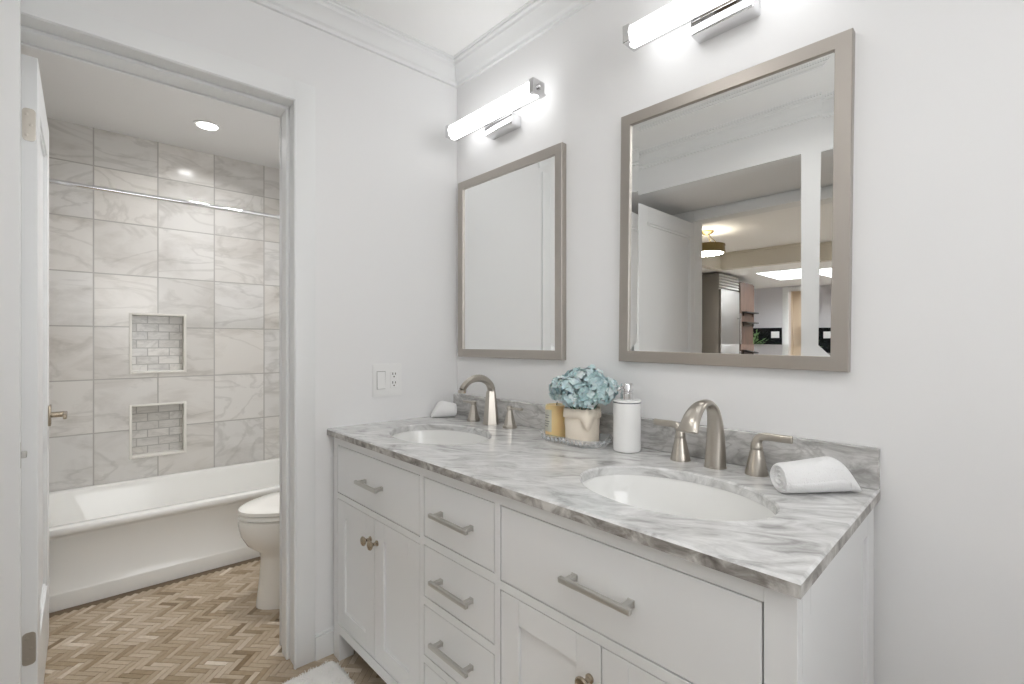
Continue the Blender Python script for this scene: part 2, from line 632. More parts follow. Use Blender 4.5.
def piece(x0, y0, x1, y1):
    pts = [(x0 + G / 2, y0 + G / 2), (x1 - G / 2, y0 + G / 2), (x1 - G / 2, y1 - G / 2), (x0 + G / 2, y1 - G / 2)]
    q = [((a - b_) * ca, (a + b_) * ca) for a, b_ in pts]
    if max(p[0] for p in q) > X1 or min(p[0] for p in q) < X0 or max(p[1] for p in q) > YB or min(p[1] for p in q) < YA:
        return
    c = sum(p[0] for p in q) / 4, sum(p[1] for p in q) / 4
    patch = noise.noise(Vector((c[0] * 2.2, c[1] * 2.2, 3.1)))
    t = min(1, max(0, random.gauss(0.52, 0.21) + patch * 0.32))
    top = [bm.verts.new((x, y, 0.0)) for x, y in q]
    bot = [bm.verts.new((x, y, -0.003)) for x, y in q]
    fs = [bm.faces.new(top)]
    for i in range(4):
        j = (i + 1) % 4
        fs.append(bm.faces.new((top[j], top[i], bot[i], bot[j])))
    for f in fs:
        for lp in f.loops:
            lp[lay] = (t, t, t, 1)


nn = int(3.4 / TW)
for j in range(-nn, nn):
    for i in range(-nn, nn):
        k = (i - j) % 8
        x, y = i * TW, j * TW
        cx_, cy_ = (x - y) * ca, (x + y) * ca
        if not (X0 - 0.1 < cx_ < X1 + 0.1 and YA - 0.1 < cy_ < YB + 0.1):
            continue
        if k == 0:
            piece(x, y, x + TL, y + TW)
        elif k == 7:
            piece(x, y, x + TW, y + TL)
ft = bm
fbm = new()
box(fbm, (-1.95, -2.32, -0.05), (3.3, 0.14, -0.0012))
floor = struct('floor', fbm, M['grout'], left=False, smooth=0)
fl = obj('herringbone_tile', ft, M['stone'], floor, smooth=0)
fl.rotation_euler.z = TH

# ------------------------------------------------------------------ tub room shell
TX = -1.80
n1 = (-1.087, -0.826, 0.984, 1.328)      # niche openings y0, y1, z0, z1
n2 = (-1.087, -0.826, 0.480, 0.782)
bm = new()
ys = [-1.62, n1[0], n1[1], 0.0]
zs = [0.0, n2[2], n2[3], n1[2], n1[3], ZW + 0.02]
for i in range(3):
    for j in range(5):
        if i == 1 and j in (1, 3):
            continue
        box(bm, (TX - 0.09, ys[i], zs[j]), (TX, ys[i + 1], zs[j + 1]))
box(bm, (TX - 0.12, -1.62, 0), (TX - 0.088, 0.0, ZW + 0.02))
wt = struct('wall_tub', bm, M['tile_y'], left=True, smooth=0)
for y0, y1, z0, z1 in (n1, n2):
    nb = new()
    box(nb, (TX - 0.088, y0, z0), (TX - 0.080, y1, z1))
    ni = obj('niche_mosaic', nb, M['mosaic'], wt, 0)
    nb = new()
    t = 0.014
    for a0, a1, b0, b1 in ((y0 - t + 0.004, y0 + 0.004, z0 - t + 0.004, z1 + t - 0.004), (y1 - 0.004, y1 + t - 0.004, z0 - t + 0.004, z1 + t - 0.004),
                           (y0, y1, z1 - 0.004, z1 + t - 0.004), (y0, y1, z0 - t + 0.004, z0 + 0.004)):
        box(nb, (TX - 0.088, a0, b0), (TX + 0.006, a1, b1), 0.003, 2)
    obj('niche_trim', nb, M['trim_stone'], wt)

bm = new()
box(bm, (TX, -1.62, 0), (-1.0, -1.53, ZW + 0.02))
struct('wall_tub_left', bm, M['tile_x'], left=True, smooth=0)
bm = new()
box(bm, (-1.0, -1.62, 0), (-WT, -1.53, ZW + 0.02))
struct('wall_tub_near', bm, M['paint'], left=True, smooth=0)
bm = new()
box(bm, (TX - 0.1, -0.008, 0), (-0.98, 0.06, ZW + 0.02))
struct('wall_tub_right', bm, M['tile_x'], left=True, smooth=0)
bm = new()
box(bm, (-0.98, -0.008, 0), (-WT, 0.06, ZW + 0.02))
struct('wall_toilet', bm, M['paint'], left=True, smooth=0)
bm = new()
box(bm, (TX - 0.1, -1.62, ZW), (-WT, 0.0, ZW + 0.018))
struct('ceiling_tub', bm, M['wetceil'], left=True, smooth=0)


# ================================================================== DOORS
def door_slab(bm, w_, h, t, panels, stile=0.115, rec=0.012, stile_b=None):
    """Slab in local x (0..w), y (0..t), z (0..h) with recessed panels on both faces."""
    sb = stile_b or stile
    for x0, x1 in ((0, sb), (w_ - stile, w_)):
        box(bm, (x0, 0, 0), (x1, t, h), 0.0015, 1)
    zprev = 0
    for z0, z1 in panels:
        box(bm, (sb - 0.001, 0.0003, zprev), (w_ - stile + 0.001, t - 0.0003, z0), 0.0015, 1)
        zprev = z1
        box(bm, (sb - 0.001, rec, z0 - 0.002), (w_ - stile + 0.001, t - rec, z1 + 0.002))
        # sticking round the panel
        for yy, s in ((0.0, 1), (t, -1)):
            for a0, a1, b0, b1 in ((sb, sb + 0.014, z0, z1), (w_ - stile - 0.014, w_ - stile, z0, z1), (sb, w_ - stile, z0, z0 + 0.014), (sb, w_ - stile, z1 - 0.014, z1)):
                lo, hi = sorted((yy + s * 0.006, yy + s * rec))
                box(bm, (a0, lo, b0), (a1, hi, b1))
    box(bm, (sb - 0.001, 0.0003, zprev), (w_ - stile + 0.001, t - 0.0003, h), 0.0015, 1)


def hinge_leaf(parent, x, y0, y1, z):
    bm = new()
    pts = rrect((y0 + y1) / 2, z, (y1 - y0) / 2, 0.047, 0.010)
    prism(bm, pts, lambda u, v, d: (x + d, u, v), -0.001, 0.0018)
    for dz in (-0.03, 0.0, 0.03):
        lathe(bm, [(0.0045, 0.0015), (0.0045, 0.0026), (0.002, 0.0030)], 10, 'X', (x, (y0 + y1) / 2 + (0.005 if dz else -0.004), z + dz))
    return obj('hinge', bm, M['nickel'], parent)


# door of the tub room, opened inwards, seen edge on
d1 = empty('door_1', (-WT - 0.002, -1.394, 0.008), 'structure')
d1.rotation_euler.z = PI + 0.024
bm = new()
door_slab(bm, 0.655, 1.985, 0.035, [(0.24, 1.86)])
s = obj('door_slab', bm, M['door'], d1)
s.location = (0, -0.035, 0)
for z in (1.785, 0.268):
    hinge_leaf(d1, -0.0005, -0.031, -0.003, z).rotation_euler.z = 0
for h in [c for c in d1.children if c.name.startswith('hinge')]:
    h.scale.x = -1
for sgn in (1, -1):
    bm = new()
    y = -0.035 if sgn < 0 else 0.0
    box(bm, (0.565, min(y, y + sgn * 0.008), 0.835), (0.63, max(y, y + sgn * 0.008), 0.912), 0.002, 2)
    lathe(bm, [(0.011, 0), (0.011, 0.045)], 16, 'Y', (0.597, y, 0.874)) if sgn > 0 else lathe(bm, [(0.011, 0), (0.011, -0.045)], 16, 'Y', (0.597, y, 0.874))
    yy = y + sgn * 0.048
    box(bm, (0.49, yy - 0.006, 0.865), (0.612, yy + 0.006, 0.884), 0.004, 2)
    obj('door_handle', bm, M['knob'], d1)
skew(d1)

# entry door, standing open beside the camera
d2 = empty('door_2', (0.1215, Y2 + 0.02, 0.008), 'structure')
d2.rotation_euler.z = PI / 2
DW = -1.370 - (Y2 + 0.02)
bm = new()
door_slab(bm, DW, 2.035, 0.035, [(0.23, 1.93)], 0.10, stile_b=0.062)
obj('door_slab', bm, M['door'], d2)
bm = new()
box(bm, (DW - 0.001, 0.006, 0.858), (DW + 0.0012, 0.029, 0.918), 0.0005, 1)
box(bm, (DW, 0.011, 0.880), (DW + 0.011, 0.024, 0.896), 0.002, 1)
obj('latch', bm, M['pull'], d2)
for sgn in (-1, 1):
    y = 0.0 if sgn < 0 else 0.035
    bm = new()
    lathe(bm, [(0.028, 0), (0.028, sgn * 0.006), (0.011, sgn * 0.010), (0.011, sgn * 0.05)], 24, 'Y', (DW - 0.064, y, 0.888))
    yy = y + sgn * 0.05
    tube(bm, [(DW - 0.07, yy, 0.888), (DW - 0.10, yy, 0.888), (DW - 0.16, yy, 0.886), (DW - 0.185, yy, 0.884)], lambda k: 0.009, 12)
    obj('door_handle', bm, M['knob'], d2)

# ================================================================== TUB ROOM
tub = thing('bathtub', 'white alcove bathtub with a stepped apron below the marble tile wall', 'bathtub', (0, 0, 0))
TF = -1.045
ty0, ty1 = -1.528, -0.011
cy = (ty0 + ty1) / 2
hy = (ty1 - ty0) / 2
x0, x1 = TX + 0.003, TF
cx_ = (x0 + x1) / 2
hx = (x1 - x0) / 2
bm = new()


def lp(hx_, hy_, r, z, dx=0):
    return [(a + dx, b_, z) for a, b_ in rrect(cx_, cy, hx_, hy_, r, 8)]


loops = [lp(hx - 0.006, hy, 0.004, 0.0), lp(hx - 0.006, hy, 0.004, 0.066), lp(hx - 0.008, hy, 0.004, 0.072), lp(hx - 0.0125, hy, 0.004, 0.078),
         lp(hx - 0.012, hy, 0.004, 0.308), lp(hx - 0.005, hy, 0.004, 0.320), lp(hx, hy, 0.004, 0.326), lp(hx, hy, 0.004, 0.345), lp(hx - 0.004, hy - 0.001, 0.004, 0.352),
         lp(hx - 0.014, hy - 0.002, 0.006, 0.355), lp(hx - 0.052, hy - 0.06, 0.10, 0.356), lp(hx - 0.064, hy - 0.07, 0.11, 0.350),
         lp(hx - 0.075, hy - 0.085, 0.12, 0.32), lp(hx - 0.10, hy - 0.14, 0.13, 0.16), lp(hx - 0.13, hy - 0.19, 0.13, 0.085), lp(hx - 0.17, hy - 0.25, 0.12, 0.065)]
loft(bm, loops)
obj('tub_shell', bm, M['tub'], tub, 40)
bm = new()
lathe(bm, [(0.034, 0), (0.034, 0.003), (0.02, 0.005)], 24, 'Z', (cx_, ty1 - 0.40, 0.0655))
obj('drain', bm, M['chrome'], tub)
skew(tub)

bm = new()
rod_z = 1.866
tube(bm, [(-1.09, -1.52, rod_z), (-1.09, -0.75, rod_z), (-1.09, -0.02, rod_z)], 0.011, 18)
rod = thing('shower_curtain_rod', 'chrome shower curtain rod spanning the alcove above the bathtub', 'curtain rod', (0, 0, 0))
obj('rod', bm, M['chrome'], rod)
for y, s in ((-1.529, 1), (-0.009, -1)):
    bm = new()
    lathe(bm, [(0.03, 0), (0.03, s * 0.006), (0.018, s * 0.02)], 24, 'Y', (-1.09, y, rod_z))
    obj('flange', bm, M['chrome'], rod)
skew(rod)

# --- toilet, facing the near side of the tub room
toi = thing('toilet', 'white two-piece toilet beside the bathtub, lid closed', 'toilet', (-0.52, 0, 0))


def egg(cyb, hl, hw, z, front=1.12, n=36):
    """egg loop: long axis y, front towards -y."""
    out = []
    for i in range(n):
        a = 2 * PI * i / n
        y = math.sin(a)
        yy = cyb + hl * y * (front if y < 0 else 2 - front)
        k = 1 - 0.10 * max(0, -y)
        out.append((hw * math.cos(a) * k, yy, z))
    return out


bm = new()
loft(bm, [egg(-0.435, 0.252, 0.130, 0.0, 1.08), egg(-0.435, 0.252, 0.130, 0.012, 1.08), egg(-0.435, 0.249, 0.126, 0.03, 1.08), egg(-0.435, 0.240, 0.120, 0.12, 1.08), egg(-0.435, 0.234, 0.118, 0.215, 1.08),
          egg(-0.43, 0.240, 0.125, 0.245, 1.1), egg(-0.445, 0.268, 0.160, 0.285, 1.1), egg(-0.455, 0.283, 0.180, 0.335, 1.1), egg(-0.46, 0.288, 0.186, 0.385, 1.1),
          egg(-0.46, 0.288, 0.186, 0.404, 1.1), egg(-0.46, 0.280, 0.178, 0.408, 1.1)])
box(bm, (-0.11, -0.26, 0.30), (0.11, -0.05, 0.40), 0.02, 3)
obj('bowl', bm, M['toilet'], toi, 50)
bm = new()
loft(bm, [egg(-0.455, 0.284, 0.184, 0.411, 1.1), egg(-0.455, 0.290, 0.190, 0.415, 1.1), egg(-0.455, 0.290, 0.190, 0.427, 1.1), egg(-0.455, 0.284, 0.184, 0.432, 1.1)])
obj('seat', bm, M['toilet'], toi, 50)
bm = new()
loft(bm, [egg(-0.455, 0.284, 0.184, 0.4335, 1.1), egg(-0.455, 0.291, 0.191, 0.438, 1.1), egg(-0.455, 0.290, 0.190, 0.452, 1.1), egg(-0.455, 0.275, 0.177, 0.458, 1.1), egg(-0.455, 0.20, 0.12, 0.460, 1.1)])
obj('lid', bm, M['toilet'], toi, 50)
bm = new()
box(bm, (-0.215, -0.205, 0.40), (0.215, -0.015, 0.74), 0.025, 4)
obj('tank', bm, M['toilet'], toi, 40)
bm = new()
box(bm, (-0.225, -0.215, 0.741), (0.225, -0.012, 0.775), 0.012, 3)
obj('tank_lid', bm, M['toilet'], toi, 40)
bm = new()
lathe(bm, [(0.012, 0), (0.012, -0.012)], 14, 'Y', (-0.15, -0.205, 0.68))
box(bm, (-0.155, -0.228, 0.672), (-0.075, -0.217, 0.688), 0.004, 2)
obj('flush_lever', bm, M['chrome'], toi)
toi.scale.z = 0.97
skew(toi)


# --- recessed downlights
def downlight(x, y, z, label, group, watts, left=False, r=0.05, color=(1, 0.95, 0.88)):
    t = thing('recessed_light', label, 'ceiling light', (x, y, z), group=group)
    bm = new()
    lathe(bm, [(r + 0.018, -0.0005), (r + 0.017, -0.004), (r + 0.004, -0.005), (r, -0.002), (r, 0.0)], 36, cap0=False, cap1=False)
    obj('trim_ring', bm, M['plastic'], t)
    bm = new()
    lathe(bm, [(r, -0.001), (r * 0.99, -0.0025)], 36)
    obj('lens', bm, M['lens'], t)
    lamp('downlight', (0, 0, -0.012), watts, r * 1.9, parent=t, color=color, spread=2.6)
    if left:
        skew(t)
    return t


downlight(-1.345, -0.770, ZW, 'small round recessed light glowing in the ceiling above the bathtub', 'recessed ceiling lights', WET_W * 0.75, True, color=(0.98, 0.99, 1))
downlight(-0.48, -0.55, ZW, 'unseen small recessed fill light added to the tub room ceiling above the toilet', 'recessed ceiling lights', WET_W * 1.6, True, color=(0.98, 0.99, 1))  # unseen fill light, added to lighten the front of the tub

# ================================================================== VANITY
VX0, VX1 = -0.006, 1.523
FY = -0.567          # face of the frame
VT = 0.8175          # underside of the counter
van = thing('vanity_cabinet', 'long white double vanity cabinet with inset drawers and shaker doors', 'cabinet', (0, 0, 0))
LX0, LX1 = 0.026, 0.577      # left opening
MX0, MX1 = 0.595, 0.894      # drawer stack
RX0, RX1 = 0.913, 1.479      # right opening
ZT, ZD0, ZD1 = 0.788, 0.612, 0.593
ZB = 0.134           # top of the bottom rail
bm = new()
# face frame
F0, F1 = FY, FY + 0.02
box(bm, (VX0, F0, 0.0), (LX0, F1, VT), 0.001, 1)
box(bm, (LX1, F0, 0.100), (MX0, F1, VT))
box(bm, (MX1, F0, 0.100), (RX0, F1, VT))
box(bm, (RX1, F0, 0.0), (VX1, F1, VT), 0.001, 1)
for a, b_ in ((LX0, LX1), (MX0, MX1), (RX0, RX1)):
    box(bm, (a, F0, ZT), (b_, F1, VT))
    box(bm, (a, F0, 0.100), (b_, F1, ZB))
for a, b_ in ((LX0, LX1), (RX0, RX1)):
    box(bm, (a, F0, ZD1), (b_, F1, ZD0))
MZ = [(0.621, ZT), (0.453, 0.599), (0.289, 0.432), (ZB, 0.269)]
for (lo, _), (_, hi) in zip(MZ, MZ[1:]):
    box(bm, (MX0, F0, hi), (MX1, F1, lo))
# left foot return, as seen under the bottom rail
box(bm, (VX0, F1, 0.0), (0.042, FY + 0.055, 0.10))
box(bm, (LX0 - 0.001, F0, 0.0), (0.042, F1, 0.10))
box(bm, (1.463, F1, 0.0), (VX1, FY + 0.055, 0.10))
box(bm, (1.463, F0, 0.0), (RX1, F1, 0.10))
obj('face_frame', bm, M['cab'], van)
bm = new()
# carcass behind: dark plane painted as gap shade, bottom, sides
box(bm, (VX0, -0.527, 0.10), (VX0 + 0.018, -0.025, VT))
box(bm, (VX0, F1 + 0.004, 0.10), (1.50, -0.025, 0.118))
box(bm, (VX0, -0.04, 0.10), (1.50, -0.022, VT))
obj('carcass', bm, M['cab'], van)
bm = new()
box(bm, (VX0 + 0.02, F1 + 0.001, 0.119), (1.49, F1 + 0.004, VT - 0.002))  # dark sheet whose colour gives the shade in the drawer gaps
obj('gap_shade_sheet', bm, M['gap'], van)
bm = new()           # right end: frame and recessed panel
SX = VX1 - 0.02
box(bm, (SX, FY + 0.0205, 0.0), (VX1, FY + 0.062, VT), 0.001, 1)
box(bm, (SX, -0.092, 0.0), (VX1, -0.024, VT), 0.001, 1)
box(bm, (SX, FY + 0.062, 0.10), (VX1, -0.092, 0.18), 0.001, 1)
box(bm, (SX, FY + 0.062, VT - 0.055), (VX1, -0.092, VT), 0.001, 1)
box(bm, (SX + 0.002, FY + 0.060, 0.17), (VX1 - 0.007, -0.09, VT - 0.05))
obj('end_panel', bm, M['cab'], van)


def pull(parent, xc, z, length=0.176):
    bm = new()
    y = FY - 0.028
    box(bm, (xc - length / 2, y - 0.005, z - 0.0055), (xc + length / 2, y + 0.005, z + 0.0055), 0.0015, 2)
    for s in (-1, 1):
        px = xc + s * (length / 2 - 0.016)
        box(bm, (px - 0.006, y + 0.003, z - 0.0055), (px + 0.006, FY - 0.0005, z + 0.0055), 0.001, 1)
        box(bm, (px - 0.0075, FY - 0.002, z - 0.007), (px + 0.0075, FY + 0.0005, z + 0.007), 0.001, 1)
    return obj('handle', bm, M['pull'], parent)


gp = 0.0028


def drawer(x0, x1, z0, z1, hl=0.160, body=True):
    bm = new()
    box(bm, (x0 + gp, FY + 0.0005, z0 + gp), (x1 - gp, FY + 0.02, z1 - gp), 0.0012, 1)
    if body:
        box(bm, (x0 + 0.02, FY + 0.026, z0 + 0.02), (x1 - 0.02, -0.06, z1 - 0.03))
    d = obj('drawer', bm, M['cab'], van)
    pull(d, (x0 + x1) / 2, (z0 + z1) / 2, hl)


drawer(LX0, LX1, ZD0, ZT, 0.145, False)
for lo, hi in MZ:
    drawer(MX0, MX1, lo, hi)
drawer(RX0, RX1, ZD0, ZT, 0.160, False)


def cab_door(x0, x1, knob_x):
    z0, z1 = ZB + gp, ZD1 - gp
    x0, x1 = x0 + gp / 2, x1 - gp / 2
    st = 0.058
    bm = new()
    y0, y1 = FY + 0.0005, FY + 0.02
    box(bm, (x0, y0, z0), (x0 + st, y1, z1), 0.001, 1)
    box(bm, (x1 - st, y0, z0), (x1, y1, z1), 0.001, 1)
    box(bm, (x0 + st, y0, z0), (x1 - st, y1, z0 + st), 0.001, 1)
    box(bm, (x0 + st, y0, z1 - st), (x1 - st, y1, z1), 0.001, 1)
    box(bm, (x0 + st - 0.002, y0 + 0.007, z0 + st - 0.002), (x1 - st + 0.002, y1 - 0.001, z1 - st + 0.002))
    d = obj('door', bm, M['cab'], van)
    bm = new()
    lathe(bm, [(0.009, 0), (0.009, -0.003), (0.0055, -0.006), (0.005, -0.014), (0.008, -0.018), (0.0145, -0.024), (0.0155, -0.027), (0.013, -0.030), (0.004, -0.032)], 24, 'Y', (knob_x, FY + 0.0005, 0.518))
    obj('knob', bm, M['knob'], d)


LM = (LX0 + LX1) / 2 + 0.006
cab_door(LX0 + gp / 2, LM, LM - 0.026)
cab_door(LM, LX1 - gp / 2, LM + 0.019)
RM = 1.195
cab_door(RX0 + gp / 2, RM, RM - 0.026)
cab_door(RM, RX1 - gp / 2, RM + 0.026)

# --- counter
CT = 0.8415
CXL, CXR, CF, CBK = -0.004, 1.531, -0.584, -0.0005
SINKS = ((0.336, -0.331), (1.2076, -0.331))
SA, SB = 0.213, 0.154


def ell(cx, cy, a, b_, n=64):
    return [(cx + a * math.cos(2 * PI * i / n), cy + b_ * math.sin(2 * PI * i / n)) for i in range(n)]


bm = new()
e = 0.004


def ring(pts, z):
    return [bm.verts.new((x, y, z)) for x, y in pts]


def edges_of(vs):
    return [bm.edges.new((vs[i], vs[(i + 1) % len(vs)])) for i in range(len(vs))]


# outline follows the out-of-square left wall
def outline(d):
    lf = CF + d
    return [(CXL + TH * 0 + (lf * -math.sin(TH)) + d, lf), (CXR - d, lf), (CXR - d, CBK), (CXL + d, CBK)]


tops = ring(outline(e), CT)
holes = [ring(ell(sx, sy, SA + 0.004, SB + 0.004), CT) for sx, sy in SINKS]
ed = edges_of(tops)
for h in holes:
    ed += edges_of(h)
bmesh.ops.triangle_fill(bm, use_beauty=True, use_dissolve=False, edges=ed)


def strip(a, b_, mi):
    for i in range(len(a)):
        j = (i + 1) % len(a)
        f = bm.faces.new((a[i], a[j], b_[j], b_[i]))
        f.material_index = mi


mid = ring(outline(0.0), CT - e)
low = ring(outline(0.0), VT + 0.001)
strip(tops, mid, 0)
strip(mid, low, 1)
hl = []
for (sx, sy), h in zip(SINKS, holes):
    m_ = ring(ell(sx, sy, SA, SB), CT - 0.004)
    l_ = ring(ell(sx, sy, SA, SB), VT + 0.001)
    strip(h, m_, 0)
    strip(m_, l_, 0)
    hl.append(l_)
ed = [bm.edges.get((low[i], low[(i + 1) % 4])) for i in range(4)]
for l_ in hl:
    ed += [bm.edges.get((l_[i], l_[(i + 1) % len(l_)])) for i in range(len(l_))]
bmesh.ops.triangle_fill(bm, use_beauty=True, use_dissolve=False, edges=ed)
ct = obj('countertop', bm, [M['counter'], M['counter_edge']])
tag(ct, 'grey-veined white marble countertop with two oval sink cutouts on the vanity', 'countertop')

bm = new()
box(bm, (CXL + 0.002, -0.0205, CT + 0.0003), (CXR, -0.0005, CT + 0.090), 0.002, 1)
tag(obj('backsplash', bm, M['splash']), 'low grey marble backsplash strip along the wall behind the faucets', 'backsplash')

SL = ['white oval undermount basin in the counter under the smaller mirror by the corner', 'white oval undermount basin in the nearer part of the counter']
for (sx, sy), lab in zip(SINKS, SL):
    s = thing('sink', lab, 'sink', (sx, sy, VT), group='undermount basins')
    bm = new()
    prof = [(1.06, 0.0002), (1.012, 0.0002), (1.005, -0.006), (0.985, -0.03), (0.93, -0.075), (0.80, -0.115), (0.55, -0.135), (0.25, -0.142), (0.11, -0.144)]
    loops = [[(SA * k * math.cos(2 * PI * i / 64), SB * k * math.sin(2 * PI * i / 64), z) for i in range(64)] for k, z in prof]
    outer = [[(SA * k * 1.04 * math.cos(2 * PI * i / 64), SB * k * 1.04 * math.sin(2 * PI * i / 64), z - 0.012) for i in range(64)] for k, z in reversed(prof[1:])]
    loft(bm, loops + outer + [loops[0]], False, False)
    obj('basin', bm, M['porcelain'], s, 60)
    bm = new()
    lathe(bm, [(0.026, -0.150), (0.026, -0.141), (0.022, -0.139), (0.016, -0.141), (0.014, -0.1405)], 28)
    obj('drain', bm, M['nickel'], s)

# --- far faucet: faceted posts
f1 = thing('faucet', 'faceted brushed nickel widespread faucet at the basin by the corner', 'faucet', (0.322, -0.078, CT), group='bathroom faucets')


def facet(r, z, n=8, sq=0.0, dx=0, dy=0, rot=PI / 8):
    return [(dx + r * math.cos(2 * PI * i / n + rot), dy + r * math.sin(2 * PI * i / n + rot), z) for i in range(n)]


bm = new()
loft(bm, [facet(0.034, 0.0, 6, rot=0), facet(0.034, 0.004, 6, rot=0), facet(0.032, 0.006, 6, rot=0), facet(0.0195, 0.118, 6, rot=0), facet(0.0175, 0.130, 6, rot=0)])
path = bez((0, 0, 0.118), (0, 0.014, 0.186), (0, -0.100, 0.212), (0, -0.142, 0.144), 18)
sweep(bm, path, lambda k: [((0.0175 - 0.0025 * k / 18) * math.cos(2 * PI * i / 6 + PI / 6), (0.0155 - 0.0025 * k / 18) * math.sin(2 * PI * i / 6 + PI / 6)) for i in range(6)], up=(0, 1, 0))
lathe(bm, [(0.0145, 0), (0.0155, 0.002), (0.0155, 0.012)], 18, 'Z', (0, -0.142, 0.132))
obj('spout', bm, M['nickel'], f1, 20)
for s in (-1, 1):
    bm = new()
    x = s * 0.108
    loft(bm, [facet(0.028, 0, 8, dx=x), facet(0.028, 0.008, 8, dx=x), facet(0.024, 0.012, 8, dx=x), facet(0.0115, 0.062, 8, dx=x), facet(0.0105, 0.066, 8, dx=x)])
    h = obj('handle', bm, M['nickel'], f1, 20)
    bm = new()
    loft(bm, [facet(0.0105, 0.066, 8, dx=x), facet(0.0125, 0.070, 8, dx=x), facet(0.0125, 0.078, 8, dx=x), facet(0.008, 0.082, 8, dx=x)])
    a, b_ = sorted((x + s * 0.006, x + s * 0.066))
    box(bm, (a, -0.006, 0.0695), (b_, 0.006, 0.0785), 0.0025, 2)
    obj('lever', bm, M['nickel'], h, 20)

# --- near faucet: round cones and ribbon arch
f2 = thing('faucet', 'rounded brushed nickel widespread faucet at the nearer basin', 'faucet', (1.203, -0.080, CT), group='bathroom faucets')
bm = new()
path = [Vector((0, 0, 0))] + bez((0, 0, 0.003), (0, 0.006, 0.10), (0, 0.006, 0.170), (0, -0.060, 0.170), 16)[1:] + bez((0, -0.060, 0.170), (0, -0.110, 0.170), (0, -0.140, 0.140), (0, -0.152, 0.110), 10)[1:]
K = len(path) - 1


def ribbon(k):
    t = k / K
    w_ = 0.0265 - 0.0125 * min(1, t / 0.5) + 0.011 * max(0, (t - 0.5) / 0.5)
    h_ = 0.0265 - 0.0175 * min(1, t / 0.5)
    return [(w_ * math.cos(2 * PI * i / 24), h_ * math.sin(2 * PI * i / 24)) for i in range(24)]


sweep(bm, path, ribbon, up=(0, 1, 0))
lathe(bm, [(0.0275, 0), (0.0275, 0.004), (0.026, 0.005)], 28)
obj('spout', bm, M['nickel'], f2, 50)
for s in (-1, 1):
    x = s * 0.098
    bm = new()
    lathe(bm, [(0.0265, 0), (0.0265, 0.003), (0.0245, 0.010), (0.0145, 0.058), (0.0138, 0.061)], 28, c=(x, 0.006, 0))
    h = obj('handle', bm, M['nickel'], f2, 40)
    bm = new()
    lathe(bm, [(0.0132, 0.0615), (0.0138, 0.064), (0.0128, 0.070), (0.0115, 0.078)], 24, c=(x, 0.006, 0), cap1=False)
    path = bez((x, 0.006, 0.070), (x + s * 0.001, 0.006, 0.090), (x + s * 0.008, 0.006, 0.095), (x + s * 0.026, 0.006, 0.095), 8) + [Vector((x + s * 0.055, 0.006, 0.0945)), Vector((x + s * 0.078, 0.006, 0.095))]
    sweep(bm, path, lambda k: [((0.0115 - 0.0022 * min(k, 6) / 6) * math.cos(2 * PI * i / 18), (0.0115 - 0.006 * min(k, 8) / 8) * math.sin(2 * PI * i / 18)) for i in range(18)], up=(0, 1, 0))
    obj('lever', bm, M['nickel'], h, 50)


# ================================================================== MIRRORS
def mirror(x0, z0, w_, h, label, tilt=0.0):
    fw = 0.034
    t = thing('wall_mirror', label, 'mirror', (x0 + w_ / 2, 0, z0 + h / 2), group='framed vanity mirrors')
    t.rotation_euler.y = tilt
    bm = new()

    def lp2(d, y):
        return [(-w_ / 2 + d, y, -h / 2 + d), (w_ / 2 - d, y, -h / 2 + d), (w_ / 2 - d, y, h / 2 - d), (-w_ / 2 + d, y, h / 2 - d)]
    L_ = [lp2(0, -0.0005), lp2(0, -0.0235), lp2(0.0015, -0.025), lp2(fw - 0.001, -0.025), lp2(fw, -0.024), lp2(fw, -0.0155)]
    loft(bm, L_ + [lp2(fw, -0.0005), L_[0]], False, False)
    obj('frame', bm, M['frame'], t, 20)
    bm = new()
    bw = 0.026
    loft(bm, [lp2(fw - 0.004, -0.001), lp2(fw - 0.004, -0.0175), lp2(fw + bw, -0.0161)], True, True)
    obj('mirror_glass', bm, M['mirror'], t, 0)
    return t


mirror(0.0375, 1.0995, 0.603, 0.7696, 'nickel-framed wall mirror hanging next to the room corner')
mirror(0.8782, 1.0995, 0.603, 0.7696, 'nickel-framed wall mirror reflecting the open door and kitchen', 0.012)


# ================================================================== BAR LIGHTS
def bar_light(xc, label):
    t = thing('vanity_light', label, 'wall light', (xc, 0, 2.052), group='vanity bar lights')
    bm = new()
    box(bm, (-0.086, -0.052, -0.050), (0.076, -0.0005, -0.008), 0.002, 2)
    obj('backplate', bm, M['chrome'], t)
    bm = new()
    lathe(bm, [(0.012, -0.252), (0.025, -0.250), (0.030, -0.243), (0.030, 0.243), (0.025, 0.250), (0.012, 0.252)], 32, 'X', (0, -0.094, 0.003))
    obj('glass_tube', bm, M['tube'], t, 50)
    bm = new()
    box(bm, (-0.255, -0.075, -0.012), (0.255, -0.052, -0.008), 0.001, 1)
    box(bm, (-0.06, -0.056, -0.013), (0.06, -0.03, 0.012), 0.001, 1)
    obj('mounting_bar', bm, M['chrome'], t)
    for s in (-1, 1):
        bm = new()
        a, b_ = sorted((s * 0.236, s * 0.2575))
        box(bm, (a, -0.124, -0.023), (b_, -0.064, 0.028), 0.002, 1)
        e_ = obj('end_plate', bm, M['chrome'], t)
        bm = new()
        lathe(bm, [(0.010, s * 0.2575), (0.010, s * 0.264), (0.006, s * 0.268)], 18, 'X', (0, -0.094, 0.003))
        obj('end_screw', bm, M['chrome'], e_)
    return t


bar_light(0.338, 'frosted tube light above the mirror next to the room corner')
bar_light(1.210, 'frosted tube light above the mirror that reflects the kitchen')

